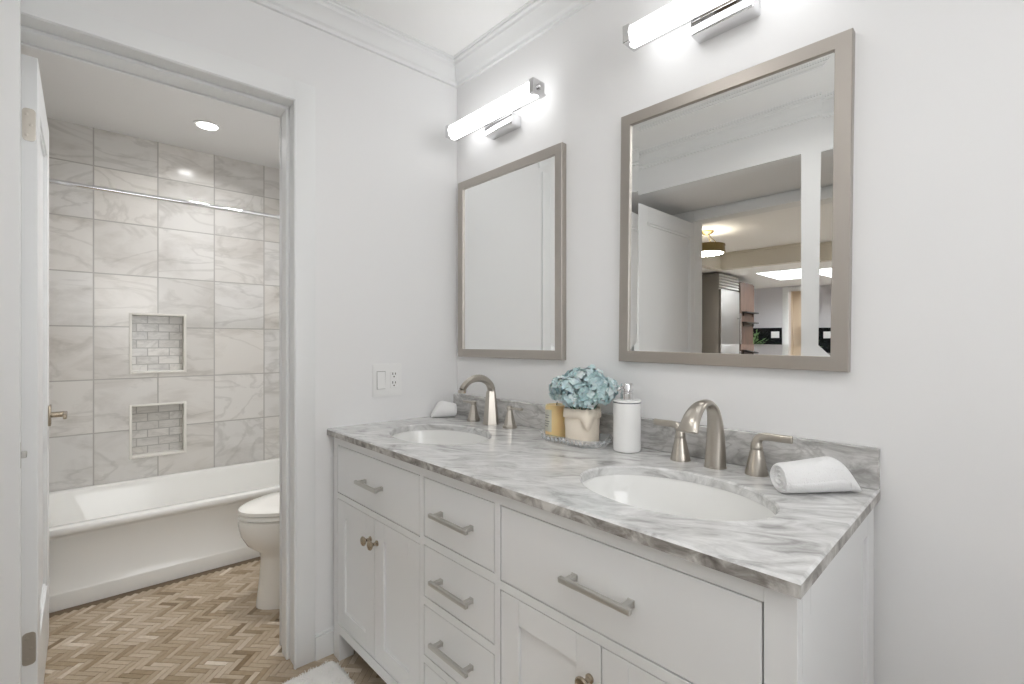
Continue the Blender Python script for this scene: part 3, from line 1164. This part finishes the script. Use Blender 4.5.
# ================================================================== OUTLET
ou = thing('wall_outlet', 'white two-gang plate with rocker switch and socket on the left wall', 'outlet', (0, -0.3435, 1.0105))
bm = new()
prism(bm, rrect(0, 0, 0.0635, 0.066, 0.004), lambda u, v, d: (d, u, v), 0.0002, 0.0045)
prism(bm, rrect(0, 0, 0.060, 0.0625, 0.004), lambda u, v, d: (d, u, v), 0.0040, 0.0062)
obj('cover_plate', bm, M['plastic'], ou)
bm = new()
y = -0.028
prism(bm, [(0.0062, -0.034), (0.0110, -0.034), (0.0075, 0.034), (0.0062, 0.034)], lambda u, v, d: (u, d, v), y - 0.0165, y + 0.0165)
rk = obj('rocker_switch', bm, M['plastic'], ou)
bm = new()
box(bm, (0.0058, y - 0.0185, -0.036), (0.0066, y + 0.0185, 0.036))  # grey sheet, its colour standing for the shade round the rocker
obj('switch_gap_shade', bm, M['rocker_shade'], rk, 0)
bm = new()
y = 0.028
box(bm, (0.0060, y - 0.0165, -0.034), (0.0078, y + 0.0165, 0.034), 0.0008, 1)
so = obj('socket', bm, M['plastic'], ou)
bm = new()
for dz in (-0.018, 0.018):
    box(bm, (0.0076, y - 0.0075, dz + 0.002), (0.0082, y - 0.0045, dz + 0.011))
    box(bm, (0.0076, y + 0.0045, dz + 0.002), (0.0082, y + 0.0075, dz + 0.010))
    lathe(bm, [(0.003, 0.0076), (0.003, 0.0082)], 12, 'X', (0, y, dz - 0.006))
obj('socket_slots', bm, M['slot'], so, 0)
skew(ou)


# ================================================================== THINGS ON THE COUNTER
def towel_roll(name, label, p0, p1, r0, length, group, fold=0.62, flip=False):
    a, b_ = Vector(p0), Vector(p1)
    d = (b_ - a).normalized()
    side = Vector((-d.y, d.x, 0))
    n = 40
    bm = new()
    loops = []
    # spiral end
    K_ = 26
    for k in range(1, K_ + 1):
        rr = k / K_
        lp_ = []
        for i in range(n):
            th = 2 * PI * i / n
            ph = rr * 3.2 - th / (2 * PI)
            dep = 0.0032 * math.cos(2 * PI * ph) + 0.004 * (1 - rr)
            if rr > 0.93:
                dep = 0.004 * (rr - 0.93) / 0.07
            q = a + d * dep + side * (r0 * rr * math.cos(th)) + Vector((0, 0, r0 * 0.93 * rr * math.sin(th)))
            lp_.append(q)
        loops.append(lp_)
    m_ = 22
    for k in range(1, m_ + 1):
        t = k / m_
        pos = a + d * (length * t)
        g = max(0, (t - fold) / (1 - fold))
        rz = r0 * (0.93 + 0.20 * min(1, t / fold) ** 1.5) * (1 - g ** 2.2) + 0.0035 * g
        rs = r0 * (1.02 + 0.10 * math.sin(PI * min(1, t / fold))) * (1 - 0.25 * g)
        cz = -r0 * 0.93 + rz + 0.0005
        lp_ = []
        for i in range(n):
            th = 2 * PI * i / n
            wob = 1 + 0.03 * noise.noise(Vector((t * 5, math.cos(th) * 2, math.sin(th) * 2 + r0 * 50)))
            lp_.append(pos + side * (rs * wob * math.cos(th)) + Vector((0, 0, cz + rz * (wob if math.sin(th) > 0 else 1) * math.sin(th))))
        loops.append(lp_)
    loft(bm, loops, True, True)
    for v in bm.verts:      # a loose outer lip
        pass
    bmesh.ops.recalc_face_normals(bm, faces=bm.faces)
    o = obj(name, bm, M['towel'], None, 60)
    mo = o.modifiers.new('sub', 'SUBSURF')
    mo.levels = 1
    mo.render_levels = 1
    # the loose flap along the roll
    bm = new()
    mids = []
    for k in range(13):
        t = 0.03 + 0.80 * k / 12
        row = []
        for i in range(8):
            th = -0.2 - 1.15 * i / 7
            rr = r0 * 1.05 + 0.0030
            g = max(0, (t - fold) / (1 - fold))
            rz = r0 * (0.93 + 0.20 * min(1, t / fold) ** 1.5) * (1 - g ** 2.2) + 0.0035 * g + 0.003
            rs = r0 * (1.02 + 0.10 * math.sin(PI * min(1, t / fold))) * (1 - 0.25 * g) + 0.003
            sgn = -1 if flip else 1
            cz = -r0 * 0.93 + rz
            row.append(a + d * (length * t) + side * (-sgn * rs * math.cos(th)) + Vector((0, 0, max(cz + rz * math.sin(th), -r0 * 0.93 + 0.001))))
        mids.append(row)
    loft(bm, mids, False, False, closed=False)
    fo = obj('loose_fold', bm, M['towel'], o, 60)
    sm = fo.modifiers.new('thick', 'SOLIDIFY')
    sm.thickness = 0.003
    tag(o, label, 'towel', group)
    return o


R2 = 0.033
towel_roll('rolled_washcloth', 'rolled white washcloth beside the nearer faucet at the counter end',
           (1.385, -0.192, CT + R2 * 0.93 + 0.001), (1.485, -0.073, CT + R2 * 0.93 + 0.001), R2, 0.170, 'rolled washcloths', 0.62)
R1 = 0.031
towel_roll('rolled_washcloth', 'small rolled white washcloth in the counter corner by the left wall',
           (0.082, -0.070, CT + R1 * 0.93 + 0.001), (0.036, -0.150, CT + R1 * 0.93 + 0.001), R1, 0.105, 'rolled washcloths', 0.5)

# --- tray
tr = thing('glass_tray', 'clear cut-glass tray under the candle and the flowers', 'tray', (0.762, -0.103, CT + 0.0006))


def octo(hx_, hy_, c, z):
    return [(hx_, hy_ - c, z), (hx_ - c, hy_, z), (-hx_ + c, hy_, z), (-hx_, hy_ - c, z), (-hx_, -hy_ + c, z), (-hx_ + c, -hy_, z), (hx_ - c, -hy_, z), (hx_, -hy_ + c, z)]


bm = new()
loft(bm, [octo(0.105, 0.058, 0.03, 0), octo(0.122, 0.070, 0.036, 0.024), octo(0.1235, 0.0715, 0.036, 0.026), octo(0.119, 0.067, 0.035, 0.025), octo(0.103, 0.056, 0.03, 0.006)])
obj('tray_body', bm, M['glass'], tr, 0)
bm = new()          # cut diamonds round the rim
oc = octo(0.1145, 0.0645, 0.0335, 0.0135)
for i in range(8):
    a, b_ = Vector(oc[i]), Vector(oc[(i + 1) % 8])
    L_ = (b_ - a).length
    cnt = max(2, round(L_ / 0.016))
    d = (b_ - a).normalized()
    out = Vector((d.y, -d.x, 0))
    if out.dot(a + b_) < 0:
        out = -out
    for k in range(cnt):
        c = a + (b_ - a) * ((k + 0.5) / cnt) + out * 0.001
        t = bmesh.new()
        vs = [t.verts.new(c + d * 0.007), t.verts.new(c + Vector((0, 0, 0.010)) + out * 0.004), t.verts.new(c - d * 0.007), t.verts.new(c - Vector((0, 0, 0.010)) - out * 0.004), t.verts.new(c + out * 0.006)]
        for q in range(4):
            t.faces.new((vs[q], vs[(q + 1) % 4], vs[4]))
        t.faces.new((vs[3], vs[2], vs[1], vs[0]))
        merge(bm, t)
obj('cut_pattern', bm, M['glass'], tr, 0)
TZ = CT + 0.0072

# --- candle
cn = thing('candle', 'amber pillar candle with a pale label on the glass tray', 'candle', (0.676, -0.094, TZ + 0.0006))
bm = new()
lathe(bm, [(0.036, 0), (0.038, 0.002), (0.038, 0.100), (0.036, 0.104), (0.030, 0.105), (0.024, 0.1025)], 40)
obj('wax', bm, M['amber'], cn, 40)
bm = new()
rows = []
for z in (0.018, 0.090):
    rows.append([(0.0385 * math.cos(a), 0.0385 * math.sin(a), z) for a in [math.radians(-150 + 75 * i / 12) for i in range(13)]])
loft(bm, rows, False, False, closed=False)
lb = obj('label', bm, M['label'], cn, 40)
bm = new()
for z, a0, a1 in ((0.070, -138, -88), (0.062, -132, -94), (0.050, -140, -86), (0.042, -140, -90), (0.034, -140, -96)):
    loft(bm, [[(0.0388 * math.cos(a), 0.0388 * math.sin(a), zz) for a in [math.radians(a0 + (a1 - a0) * i / 8) for i in range(9)]] for zz in (z, z + 0.0025)], False, False, closed=False)
obj('label_lines', bm, M['ink'], lb, 40)
bm = new()
tube(bm, [(0, 0, 0.100), (0.001, 0, 0.108), (0.002, 0.001, 0.113)], 0.0012, 8)
obj('wick', bm, M['dark'], cn)

# --- wrapped pot with hydrangea
fp = thing('potted_hydrangea', 'teal artificial hydrangea in a tan paper-wrapped pot on the glass tray', 'flowers', (0.795, -0.108, TZ), 0.1)
bm = new()
loops = []
for k in range(12):
    t = k / 11
    z = 0.105 * t
    r_ = 0.0475 + 0.002 * t
    lp_ = []
    for i in range(48):
        a = 2 * PI * i / 48
        sq = 1.0 / max(abs(math.cos(a)), abs(math.sin(a))) ** 0.45
        q = r_ * min(sq, 1.14) * (1 + 0.035 * noise.noise(Vector((math.cos(a) * 3, math.sin(a) * 3, z * 40))))
        lp_.append((q * math.cos(a), q * math.sin(a), z + (0.006 * noise.noise(Vector((math.cos(a) * 2, math.sin(a) * 2, 9))) if k == 11 else 0)))
    loops.append(lp_)
ins = [[(x * 0.93, y * 0.93, z - 0.004) for x, y, z in loops[-1]], [(x * 0.88, y * 0.88, 0.085) for x, y, z in loops[-1]]]
loft(bm, loops + ins)
pot = obj('paper_pot', bm, M['kraft'], fp, 50)
bm = new()          # folded-over collar with one loose corner
lo_, hi_ = [], []
for i in range(49):
    a = 2 * PI * i / 48
    sq = min(1.0 / max(abs(math.cos(a)), abs(math.sin(a))) ** 0.45, 1.14)
    q = 0.0515 * sq
    dip = 0.040 * max(0, 1 - abs(((a - math.radians(318) + PI) % (2 * PI)) - PI) / 0.42)
    wob = 0.003 * noise.noise(Vector((math.cos(a) * 4, math.sin(a) * 4, 2)))
    lo_.append(((q + 0.003 + dip * 0.25) * math.cos(a), (q + 0.003 + dip * 0.25) * math.sin(a), 0.080 - dip + wob))
    hi_.append((q * math.cos(a), q * math.sin(a), 0.109 + wob * 2))
loft(bm, [lo_, [((a[0] + b2[0]) / 2 * 1.01, (a[1] + b2[1]) / 2 * 1.01, (a[2] + b2[2]) / 2) for a, b2 in zip(lo_, hi_)], hi_], False, False, closed=False)
co_ = obj('folded_collar', bm, M['kraft'], pot, 40)
so_ = co_.modifiers.new('thick', 'SOLIDIFY')
so_.thickness = 0.0012

HEADS = [(-0.066, -0.012, 0.150, 0.044), (-0.018, -0.028, 0.148, 0.048), (0.020, 0.010, 0.172, 0.052), (0.068, -0.008, 0.152, 0.046), (-0.030, 0.022, 0.170, 0.046),
         (0.036, -0.036, 0.138, 0.042), (0.080, 0.020, 0.156, 0.032), (-0.092, 0.010, 0.138, 0.034), (0.0, -0.052, 0.128, 0.034)]


def petal(bm, lay, c, nrm, tang, size, tint):
    bt = nrm.cross(tang)
    n_ = 4
    P = lambda u, v, h: bm.verts.new(c + tang * u * size + bt * v * size + nrm * h * size)
    vs = [P(0.05, -0.12, 0), P(0.45, -0.52, 0.22), P(0.95, -0.38, 0.30), P(1.12, 0.0, 0.20), P(0.95, 0.38, 0.30), P(0.45, 0.52, 0.22), P(0.05, 0.12, 0), P(0.55, 0, 0.06)]
    for i in range(6):
        f = bm.faces.new((vs[i], vs[i + 1], vs[7]))
        for lp_ in f.loops:
            lp_[lay] = (tint, tint, tint, 1)
    f = bm.faces.new((vs[6], vs[0], vs[7]))
    for lp_ in f.loops:
        lp_[lay] = (tint, tint, tint, 1)


for hx_, hy_, hz, hr in HEADS:
    bm = new()
    lay = bm.loops.layers.float_color.new('tint')
    nF = int(46 * (hr / 0.045) ** 2)
    for k in range(nF):
        z = 1 - 1.75 * (k + 0.5) / nF
        a = k * 2.39996 + random.random() * 0.3
        rr = math.sqrt(max(0, 1 - z * z))
        nrm = Vector((rr * math.cos(a), rr * math.sin(a), z)).normalized()
        c = nrm * hr * random.uniform(0.78, 0.95)
        nrm = (nrm + Vector((random.uniform(-.4, .4), random.uniform(-.4, .4), random.uniform(-.3, .4)))).normalized()
        tg = nrm.orthogonal().normalized()
        tg = Matrix.Rotation(random.random() * 6.28, 3, nrm) @ tg
        base = random.uniform(0.15, 0.9)
        for q in range(4):
            tq = Matrix.Rotation(q * PI / 2 + random.uniform(-.15, .15), 3, nrm) @ tg
            petal(bm, lay, c, nrm, tq, random.uniform(0.0115, 0.0155), min(1, max(0, base + random.uniform(-.12, .12))))
    h_ = obj('flower_head', bm, M['petal'], fp, 0)
    h_.location = (hx_, hy_, hz + 0.014)
bm = new()
for k in range(9):
    a = k * 0.7 + 0.2
    ex, ey = 0.085 * math.cos(a), 0.06 * math.sin(a)
    tube(bm, [(ex * 0.2, ey * 0.2, 0.086), (ex * 0.5, ey * 0.5, 0.11), (ex * 0.75, ey * 0.75, 0.140)], 0.0022, 7)
obj('stems', bm, M['leaf'], fp)

# --- soap dispenser
sd = thing('soap_dispenser', 'white cylindrical soap dispenser with a chrome pump beside the flowers', 'soap dispenser', (0.944, -0.086, CT + 0.0005))
bm = new()
lathe(bm, [(0.036, 0), (0.0395, 0.003), (0.0405, 0.010), (0.0405, 0.1425)], 44)
lathe(bm, [(0.0405, 0.1455), (0.0405, 0.148), (0.038, 0.1505), (0.012, 0.1515)], 44)
obj('bottle', bm, M['ceramic'], sd, 40)
bm = new()
lathe(bm, [(0.0402, 0.1424), (0.0410, 0.1430), (0.0410, 0.1450), (0.0402, 0.1456)], 44)
obj('rim_band', bm, M['silver_ring'], sd, 40)
bm = new()
lathe(bm, [(0.0185, 0.1505), (0.0185, 0.170), (0.0165, 0.172), (0.0165, 0.176), (0.0185, 0.178), (0.0185, 0.197), (0.0165, 0.200), (0.004, 0.2005)], 30)
tube(bm, [(0, -0.010, 0.188), (0, -0.030, 0.1885), (0, -0.042, 0.186), (0, -0.046, 0.181)], 0.0045, 10)
obj('pump', bm, M['chrome'], sd, 35)

# ================================================================== BATH MAT
bm = new()
mt = bmesh.new()
nx, ny = 90, 60
mx0, mx1, my0, my1 = 0.030, 0.86, -1.10, -0.578
g = {}
for i in range(nx + 1):
    for j in range(ny + 1):
        u, v = i / nx, j / ny
        x, y = mx0 + (mx1 - mx0) * u, my0 + (my1 - my0) * v
        dx, dy = min(x - mx0, mx1 - x), min(y - my0, my1 - y)
        r_ = 0.05
        if dx < r_ and dy < r_:
            q = math.hypot(r_ - dx, r_ - dy)
            if q > r_:
                s_ = r_ / q
                nx_, ny_ = r_ - (r_ - dx) * s_, r_ - (r_ - dy) * s_
                x += (nx_ - dx) * (1 if x - mx0 < mx1 - x else -1)
                y += (ny_ - dy) * (1 if y - my0 < my1 - y else -1)
        edge = min(1, min(dx, dy) / 0.02)
        h = 0.002 + 0.016 * math.sqrt(max(0, edge)) + 0.004 * edge * noise.noise(Vector((x * 70, y * 70, 0))) + 0.003 * edge * noise.noise(Vector((x * 22, y * 22, 5)))
        g[i, j] = mt.verts.new((x, y, h))
for i in range(nx):
    for j in range(ny):
        mt.faces.new((g[i, j], g[i + 1, j], g[i + 1, j + 1], g[i, j + 1]))
mato = obj('bath_mat', mt, M['rug'], None, 180)
mato.location.z = 0.0003
tag(mato, 'fluffy white bath mat on the herringbone floor in front of the vanity', 'bath mat')
# tufts of the pile
bm = new()
rnd = random.Random(3)
for k in range(9000):
    x, y = rnd.uniform(mx0 + 0.006, mx0 + 0.36), rnd.uniform(-0.86, my1 - 0.006)
    if x - mx0 < 0.03 and my1 - y < 0.03 and math.hypot(0.05 - (x - mx0), 0.05 - (my1 - y)) > 0.048:
        continue
    dx, dy = rnd.uniform(-.005, .005), rnd.uniform(-.005, .005)
    a = rnd.random() * PI
    wx, wy = 0.0016 * math.cos(a), 0.0016 * math.sin(a)
    z0, z1 = 0.010, rnd.uniform(0.020, 0.029)
    z1 -= 0.008
    v = [bm.verts.new((x - wx, y - wy, z0)), bm.verts.new((x + wx, y + wy, z0)), bm.verts.new((x + dx + wx * .6, y + dy + wy * .6, z1)), bm.verts.new((x + dx - wx * .6, y + dy - wy * .6, z1))]
    bm.faces.new(v)
p = obj('pile', bm, M['rug'], mato, 0)
p['kind'] = 'stuff'

# ================================================================== HALL AND KITCHEN (seen in the mirror)
HY = -5.40
bm = new()
box(bm, (-1.1, HY, 2.40), (3.2, Y2 - 0.12, 2.46))
struct('ceiling_hall', bm, M['ceil'])
bm = new()
box(bm, (-1.13, HY, 2.175), (-1.03, Y2 - 0.12, 2.42))
box(bm, (-1.13, HY - 0.12, 2.175), (3.2, HY, 2.46))
struct('trim_7', bm, M['hall'])
bm = new()           # small moulding where hall ceiling meets the beam
box(bm, (-1.03, HY, 2.368), (3.0, HY + 0.02, 2.40), 0.008, 2)
struct('trim_8', bm, M['hall'])
bm = new()
SK = (-0.86, 0.9, -7.35, -6.25)
for a0, a1, c0, c1 in ((-3.2, SK[0], -8.4, HY - 0.06), (SK[1], 3.2, -8.4, HY - 0.06), (SK[0], SK[1], -8.4, SK[2]), (SK[0], SK[1], SK[3], HY - 0.06), (-3.2, -1.08, HY - 0.06, Y2 - 0.12)):
    box(bm, (a0, c0, 2.19), (a1, c1, 2.25))
struct('ceiling_kitchen', bm, M['ceil'])
bm = new()
for a0, a1, c0, c1 in ((SK[0] - 0.03, SK[0], SK[2], SK[3]), (SK[1], SK[1] + 0.03, SK[2], SK[3]), (SK[0], SK[1], SK[2] - 0.03, SK[2]), (SK[0], SK[1], SK[3], SK[3] + 0.03)):
    box(bm, (a0, c0, 2.25), (a1, c1, 2.55))
box(bm, (SK[0], SK[2], 2.52), (SK[1], SK[3], 2.53), mi=1)
struct('window_1', bm, [M['ceil'], M['skylens']], smooth=0)
lamp('skylight_daylight', ((SK[0] + SK[1]) / 2, (SK[2] + SK[3]) / 2, 2.50), 50, 1.6, shape='RECTANGLE', size_y=1.0, color=(0.93, 0.97, 1.0))
bm = new()
box(bm, (-3.2, -8.52, 0), (-1.03, -8.4, 2.25))
box(bm, (-0.30, -8.52, 0), (3.2, -8.4, 2.25))
box(bm, (-1.03, -8.52, 2.10), (-0.30, -8.4, 2.25))
struct('wall_kitchen', bm, M['white_wood'])
bm = new()
for x0_, x1_ in ((-1.13, -1.03), (-0.30, -0.20)):
    box(bm, (x0_, -8.40, 0), (x1_, -8.38, 2.17), 0.004, 2)
box(bm, (-1.03, -8.40, 2.09), (-0.30, -8.38, 2.17), 0.004, 2)
struct('trim_9', bm, M['trim'])
bm = new()
box(bm, (-1.5, -10.1, 0), (0.3, -10.0, 2.25))
box(bm, (-1.5, -10.0, 0), (-1.4, -8.52, 2.25))
box(bm, (0.2, -10.0, 0), (0.3, -8.52, 2.25))
box(bm, (-1.5, -10.1, 2.25), (0.3, -8.4, 2.3))
struct('wall_pantry', bm, M['beige'])
bm = new()
box(bm, (-3.3, -8.5, 0), (-3.2, Y2 - 0.12, 2.5))
struct('wall_kitchen_left', bm, M['white_wood'])
bm = new()
box(bm, (3.1, -8.5, 0), (3.2, Y1 - 0.1, 2.5))
struct('wall_kitchen_right', bm, M['white_wood'])
bm = new()
box(bm, (-3.2, Y2 - 0.24, 0), (-0.3, Y2 - 0.12, 2.5))
box(bm, (1.12, Y2 - 0.24, 0), (3.1, Y2 - 0.12, 2.5))
box(bm, (-0.3, Y2 - 0.2, ZA + 0.1), (1.12, Y2 - 0.1, 2.5))
struct('wall_hall', bm, M['hall'])
bm = new()
box(bm, (-3.3, -10.1, -0.05), (3.3, -2.32, 0))
struct('floor_hall', bm, M['wood_floor'])

lamp('pantry_fill', (-0.6, -9.3, 2.2), 13, 0.3, color=(1, 0.95, 0.88))  # fill light without a fixture, added to brighten the pantry
# shelf unit glimpsed through the far doorway
bm = new()
box(bm, (-1.05, -9.98, 0.0), (-0.72, -9.72, 1.72))
for z in (0.4, 0.75, 1.1, 1.45):
    box(bm, (-1.045, -9.71, z), (-0.725, -9.70, z + 0.30), 0.004, 1)
tag(obj('pantry_cabinet', bm, M['beige']), 'beige cabinet glimpsed through the far kitchen doorway in the mirror', 'cabinet')

hl_ = thing('ceiling_lamp', 'brass semi-flush drum lamp lit on the hall ceiling, seen in the mirror', 'ceiling lamp', (-0.585, -3.95, 2.40))
bm = new()
lathe(bm, [(0.075, -0.0005), (0.078, -0.010), (0.055, -0.026), (0.022, -0.040), (0.010, -0.045)], 32)
obj('canopy', bm, M['brass'], hl_)
bm = new()
for k in range(3):
    a = k * 2 * PI / 3 + 0.5
    tube(bm, [(0.02 * math.cos(a), 0.02 * math.sin(a), -0.035), (0.165 * math.cos(a), 0.165 * math.sin(a), -0.165)], 0.004, 8)
obj('suspension_rods', bm, M['brass'], hl_)
bm = new()
lathe(bm, [(0.182, -0.160), (0.190, -0.158), (0.190, -0.172), (0.186, -0.176), (0.186, -0.226), (0.190, -0.230), (0.190, -0.246), (0.178, -0.248), (0.178, -0.162), (0.182, -0.160)], 44, cap0=False, cap1=False)
obj('drum_ring', bm, M['brass'], hl_)
bm = new()
lathe(bm, [(0.176, -0.225), (0.176, -0.240), (0.150, -0.246), (0.08, -0.250), (0.01, -0.251)], 44)
obj('glass_bowl', bm, M['bowl'], hl_)
lamp('hall_lamp_light', (0, 0, -0.2525), 16, 0.33, parent=hl_, color=(1, 0.92, 0.82))
lamp('hall_lamp_up_light', (0, 0, -0.215), 0.9, 0.28, rot=(PI, 0, 0), parent=hl_, color=(1, 0.90, 0.76))

fr = thing('refrigerator', 'tall stainless refrigerator with top louvres in the kitchen, seen in the mirror', 'refrigerator', (0, 0, 0))
FX, FYa, FYb = -1.11, -5.60, -6.30
bm = new()
box(bm, (-1.80, FYb, 0.05), (FX - 0.03, FYa, 2.165), 0.004, 2)
obj('body', bm, M['steel'], fr)
bm = new()
box(bm, (FX - 0.03, FYb + 0.01, 0.12), (FX, FYa - 0.01, 1.93), 0.006, 2)
obj('door', bm, M['steel'], fr)
bm = new()
for k in range(5):
    z = 1.955 + k * 0.042
    prism(bm, [(FX - 0.03, z), (FX - 0.002, z), (FX - 0.018, z + 0.030), (FX - 0.03, z + 0.030)], lambda u, v, d: (u, d, v), FYb + 0.01, FYa - 0.01)
obj('vent_grille', bm, M['pull'], fr)
bm = new()
tube(bm, [(FX + 0.045, FYb + 0.09, 0.7), (FX + 0.045, FYb + 0.09, 1.6)], 0.013, 14)
for z in (0.78, 1.52):
    tube(bm, [(FX, FYb + 0.09, z), (FX + 0.045, FYb + 0.09, z)], 0.01, 10)
obj('handle', bm, M['chrome'], fr)

kc = thing('kitchen_cabinet', 'brown wood tall cabinet beside the refrigerator, seen in the mirror', 'cabinet', (0, 0, 0))
bm = new()
box(bm, (-1.80, -6.92, 0.0), (-1.13, -6.31, 2.10), 0.003, 1)
obj('body', bm, M['cab_wood'], kc)
bm = new()
box(bm, (-1.13, -6.90, 1.42), (-1.11, -6.33, 2.08), 0.003, 1)
obj('door', bm, M['cab_wood'], kc)
for z in (1.46, 1.62):
    bm = new()
    box(bm, (-1.11, -6.88, z), (-1.03, -6.38, z + 0.018), 0.002, 1)
    for y in (-6.83, -6.43):
        box(bm, (-1.11, y - 0.006, z - 0.05), (-1.098, y + 0.006, z))
    o_ = obj('wall_shelf', bm, M['dark'])
    tag(o_, 'upper dark shelf on the brown kitchen cabinet, in the mirror' if z > 1.5 else 'lower dark shelf on the brown kitchen cabinet, in the mirror', 'shelf', 'shelves on the brown cabinet')

bm = new()
box(bm, (-3.1, -8.3985, 0.98), (-1.14, -8.375, 1.43), 0.002, 1)
gb = tag(obj('kitchen_backsplash', bm, M['granite']), 'black speckled granite backsplash on the far kitchen wall in the mirror', 'backsplash')
kb = thing('kitchen_counter', 'pale stone kitchen counter under the black backsplash, seen in the mirror', 'counter', (0, 0, 0))
bm = new()
box(bm, (-3.1, -8.37, 0.08), (-1.20, -7.78, 0.93), 0.003, 1)
obj('base', bm, M['cab_wood'], kb)
bm = new()
box(bm, (-3.1, -8.374, 0.931), (-1.14, -7.75, 0.975), 0.004, 1)
obj('worktop', bm, M['splash'], kb)
ko = thing('wall_outlet', 'white outlet plate on the black granite in the mirrored kitchen', 'outlet', (-1.25, -8.3748, 1.30))
bm = new()
box(bm, (-0.07, -0.0002, -0.06), (0.07, 0.006, 0.06), 0.002, 1)
obj('cover_plate', bm, M['plastic'], ko)
bm = new()
for x in (-0.03, 0.03):
    box(bm, (x - 0.016, 0.006, -0.033), (x + 0.016, 0.008, 0.033), 0.0006, 1)
obj('socket', bm, M['plastic'], ko)

pp = thing('potted_plant', 'leafy green houseplant in a pot before the black backsplash, in the mirror', 'plant', (-1.52, -7.98, 0.9755))
bm = new()
lathe(bm, [(0.06, 0), (0.075, 0.08), (0.08, 0.085), (0.074, 0.085), (0.07, 0.07)], 28)
obj('pot', bm, M['pot'], pp)
bm = new()
rnd = random.Random(11)
for k in range(70):
    a, el = rnd.random() * 6.28, rnd.uniform(0.1, 1.3)
    L_ = rnd.uniform(0.14, 0.32)
    tip = Vector((math.cos(a) * math.cos(el), math.sin(a) * math.cos(el), math.sin(el))) * L_ + Vector((0, 0, 0.075))
    tube(bm, [(0, 0, 0.072), (tip.x * 0.5, tip.y * 0.5, 0.072 + tip.z * 0.5), tip], 0.0018, 5)
    d = (tip - Vector((0, 0, 0.075))).normalized()
    s_ = d.cross(Vector((0, 0, 1))).normalized() * 0.022
    up_ = s_.cross(d).normalized() * 0.008
    q = [tip - d * 0.01, tip + d * 0.02 + s_ + up_, tip + d * 0.065, tip + d * 0.02 - s_ + up_]
    vv = [bm.verts.new(x) for x in q]
    bm.faces.new((vv[0], vv[1], vv[2]))
    bm.faces.new((vv[0], vv[2], vv[3]))
obj('foliage', bm, M['plant'], pp, 0)

# ------------------------------------------------------------------ unseen fill lights added to the vanity room (behind and beside the camera)
downlight(0.85, -1.0, ZC, 'unseen round recessed fill light added to the vanity room ceiling in front of the doorway', 'recessed ceiling lights', FILL_DOWN_W, color=(1, 0.98, 0.96))
fm = thing('ceiling_lamp', 'unseen round flush fill lamp added to the vanity room ceiling near the alcove', 'ceiling lamp', (1.75, -1.29, ZC))
bm = new()
lathe(bm, [(0.205, -0.0005), (0.205, -0.020), (0.198, -0.026), (0.192, -0.026)], 44, cap0=True, cap1=False)
obj('rim', bm, M['plastic'], fm)
bm = new()
lathe(bm, [(0.196, -0.020), (0.192, -0.040), (0.15, -0.055), (0.08, -0.062), (0.01, -0.064)], 44)
obj('diffuser', bm, M['flush'], fm)
lamp('added_fill_light', (0, 0, -0.075), FILL_FLUSH_W, 0.36, parent=fm, color=(0.97, 0.985, 1.0))
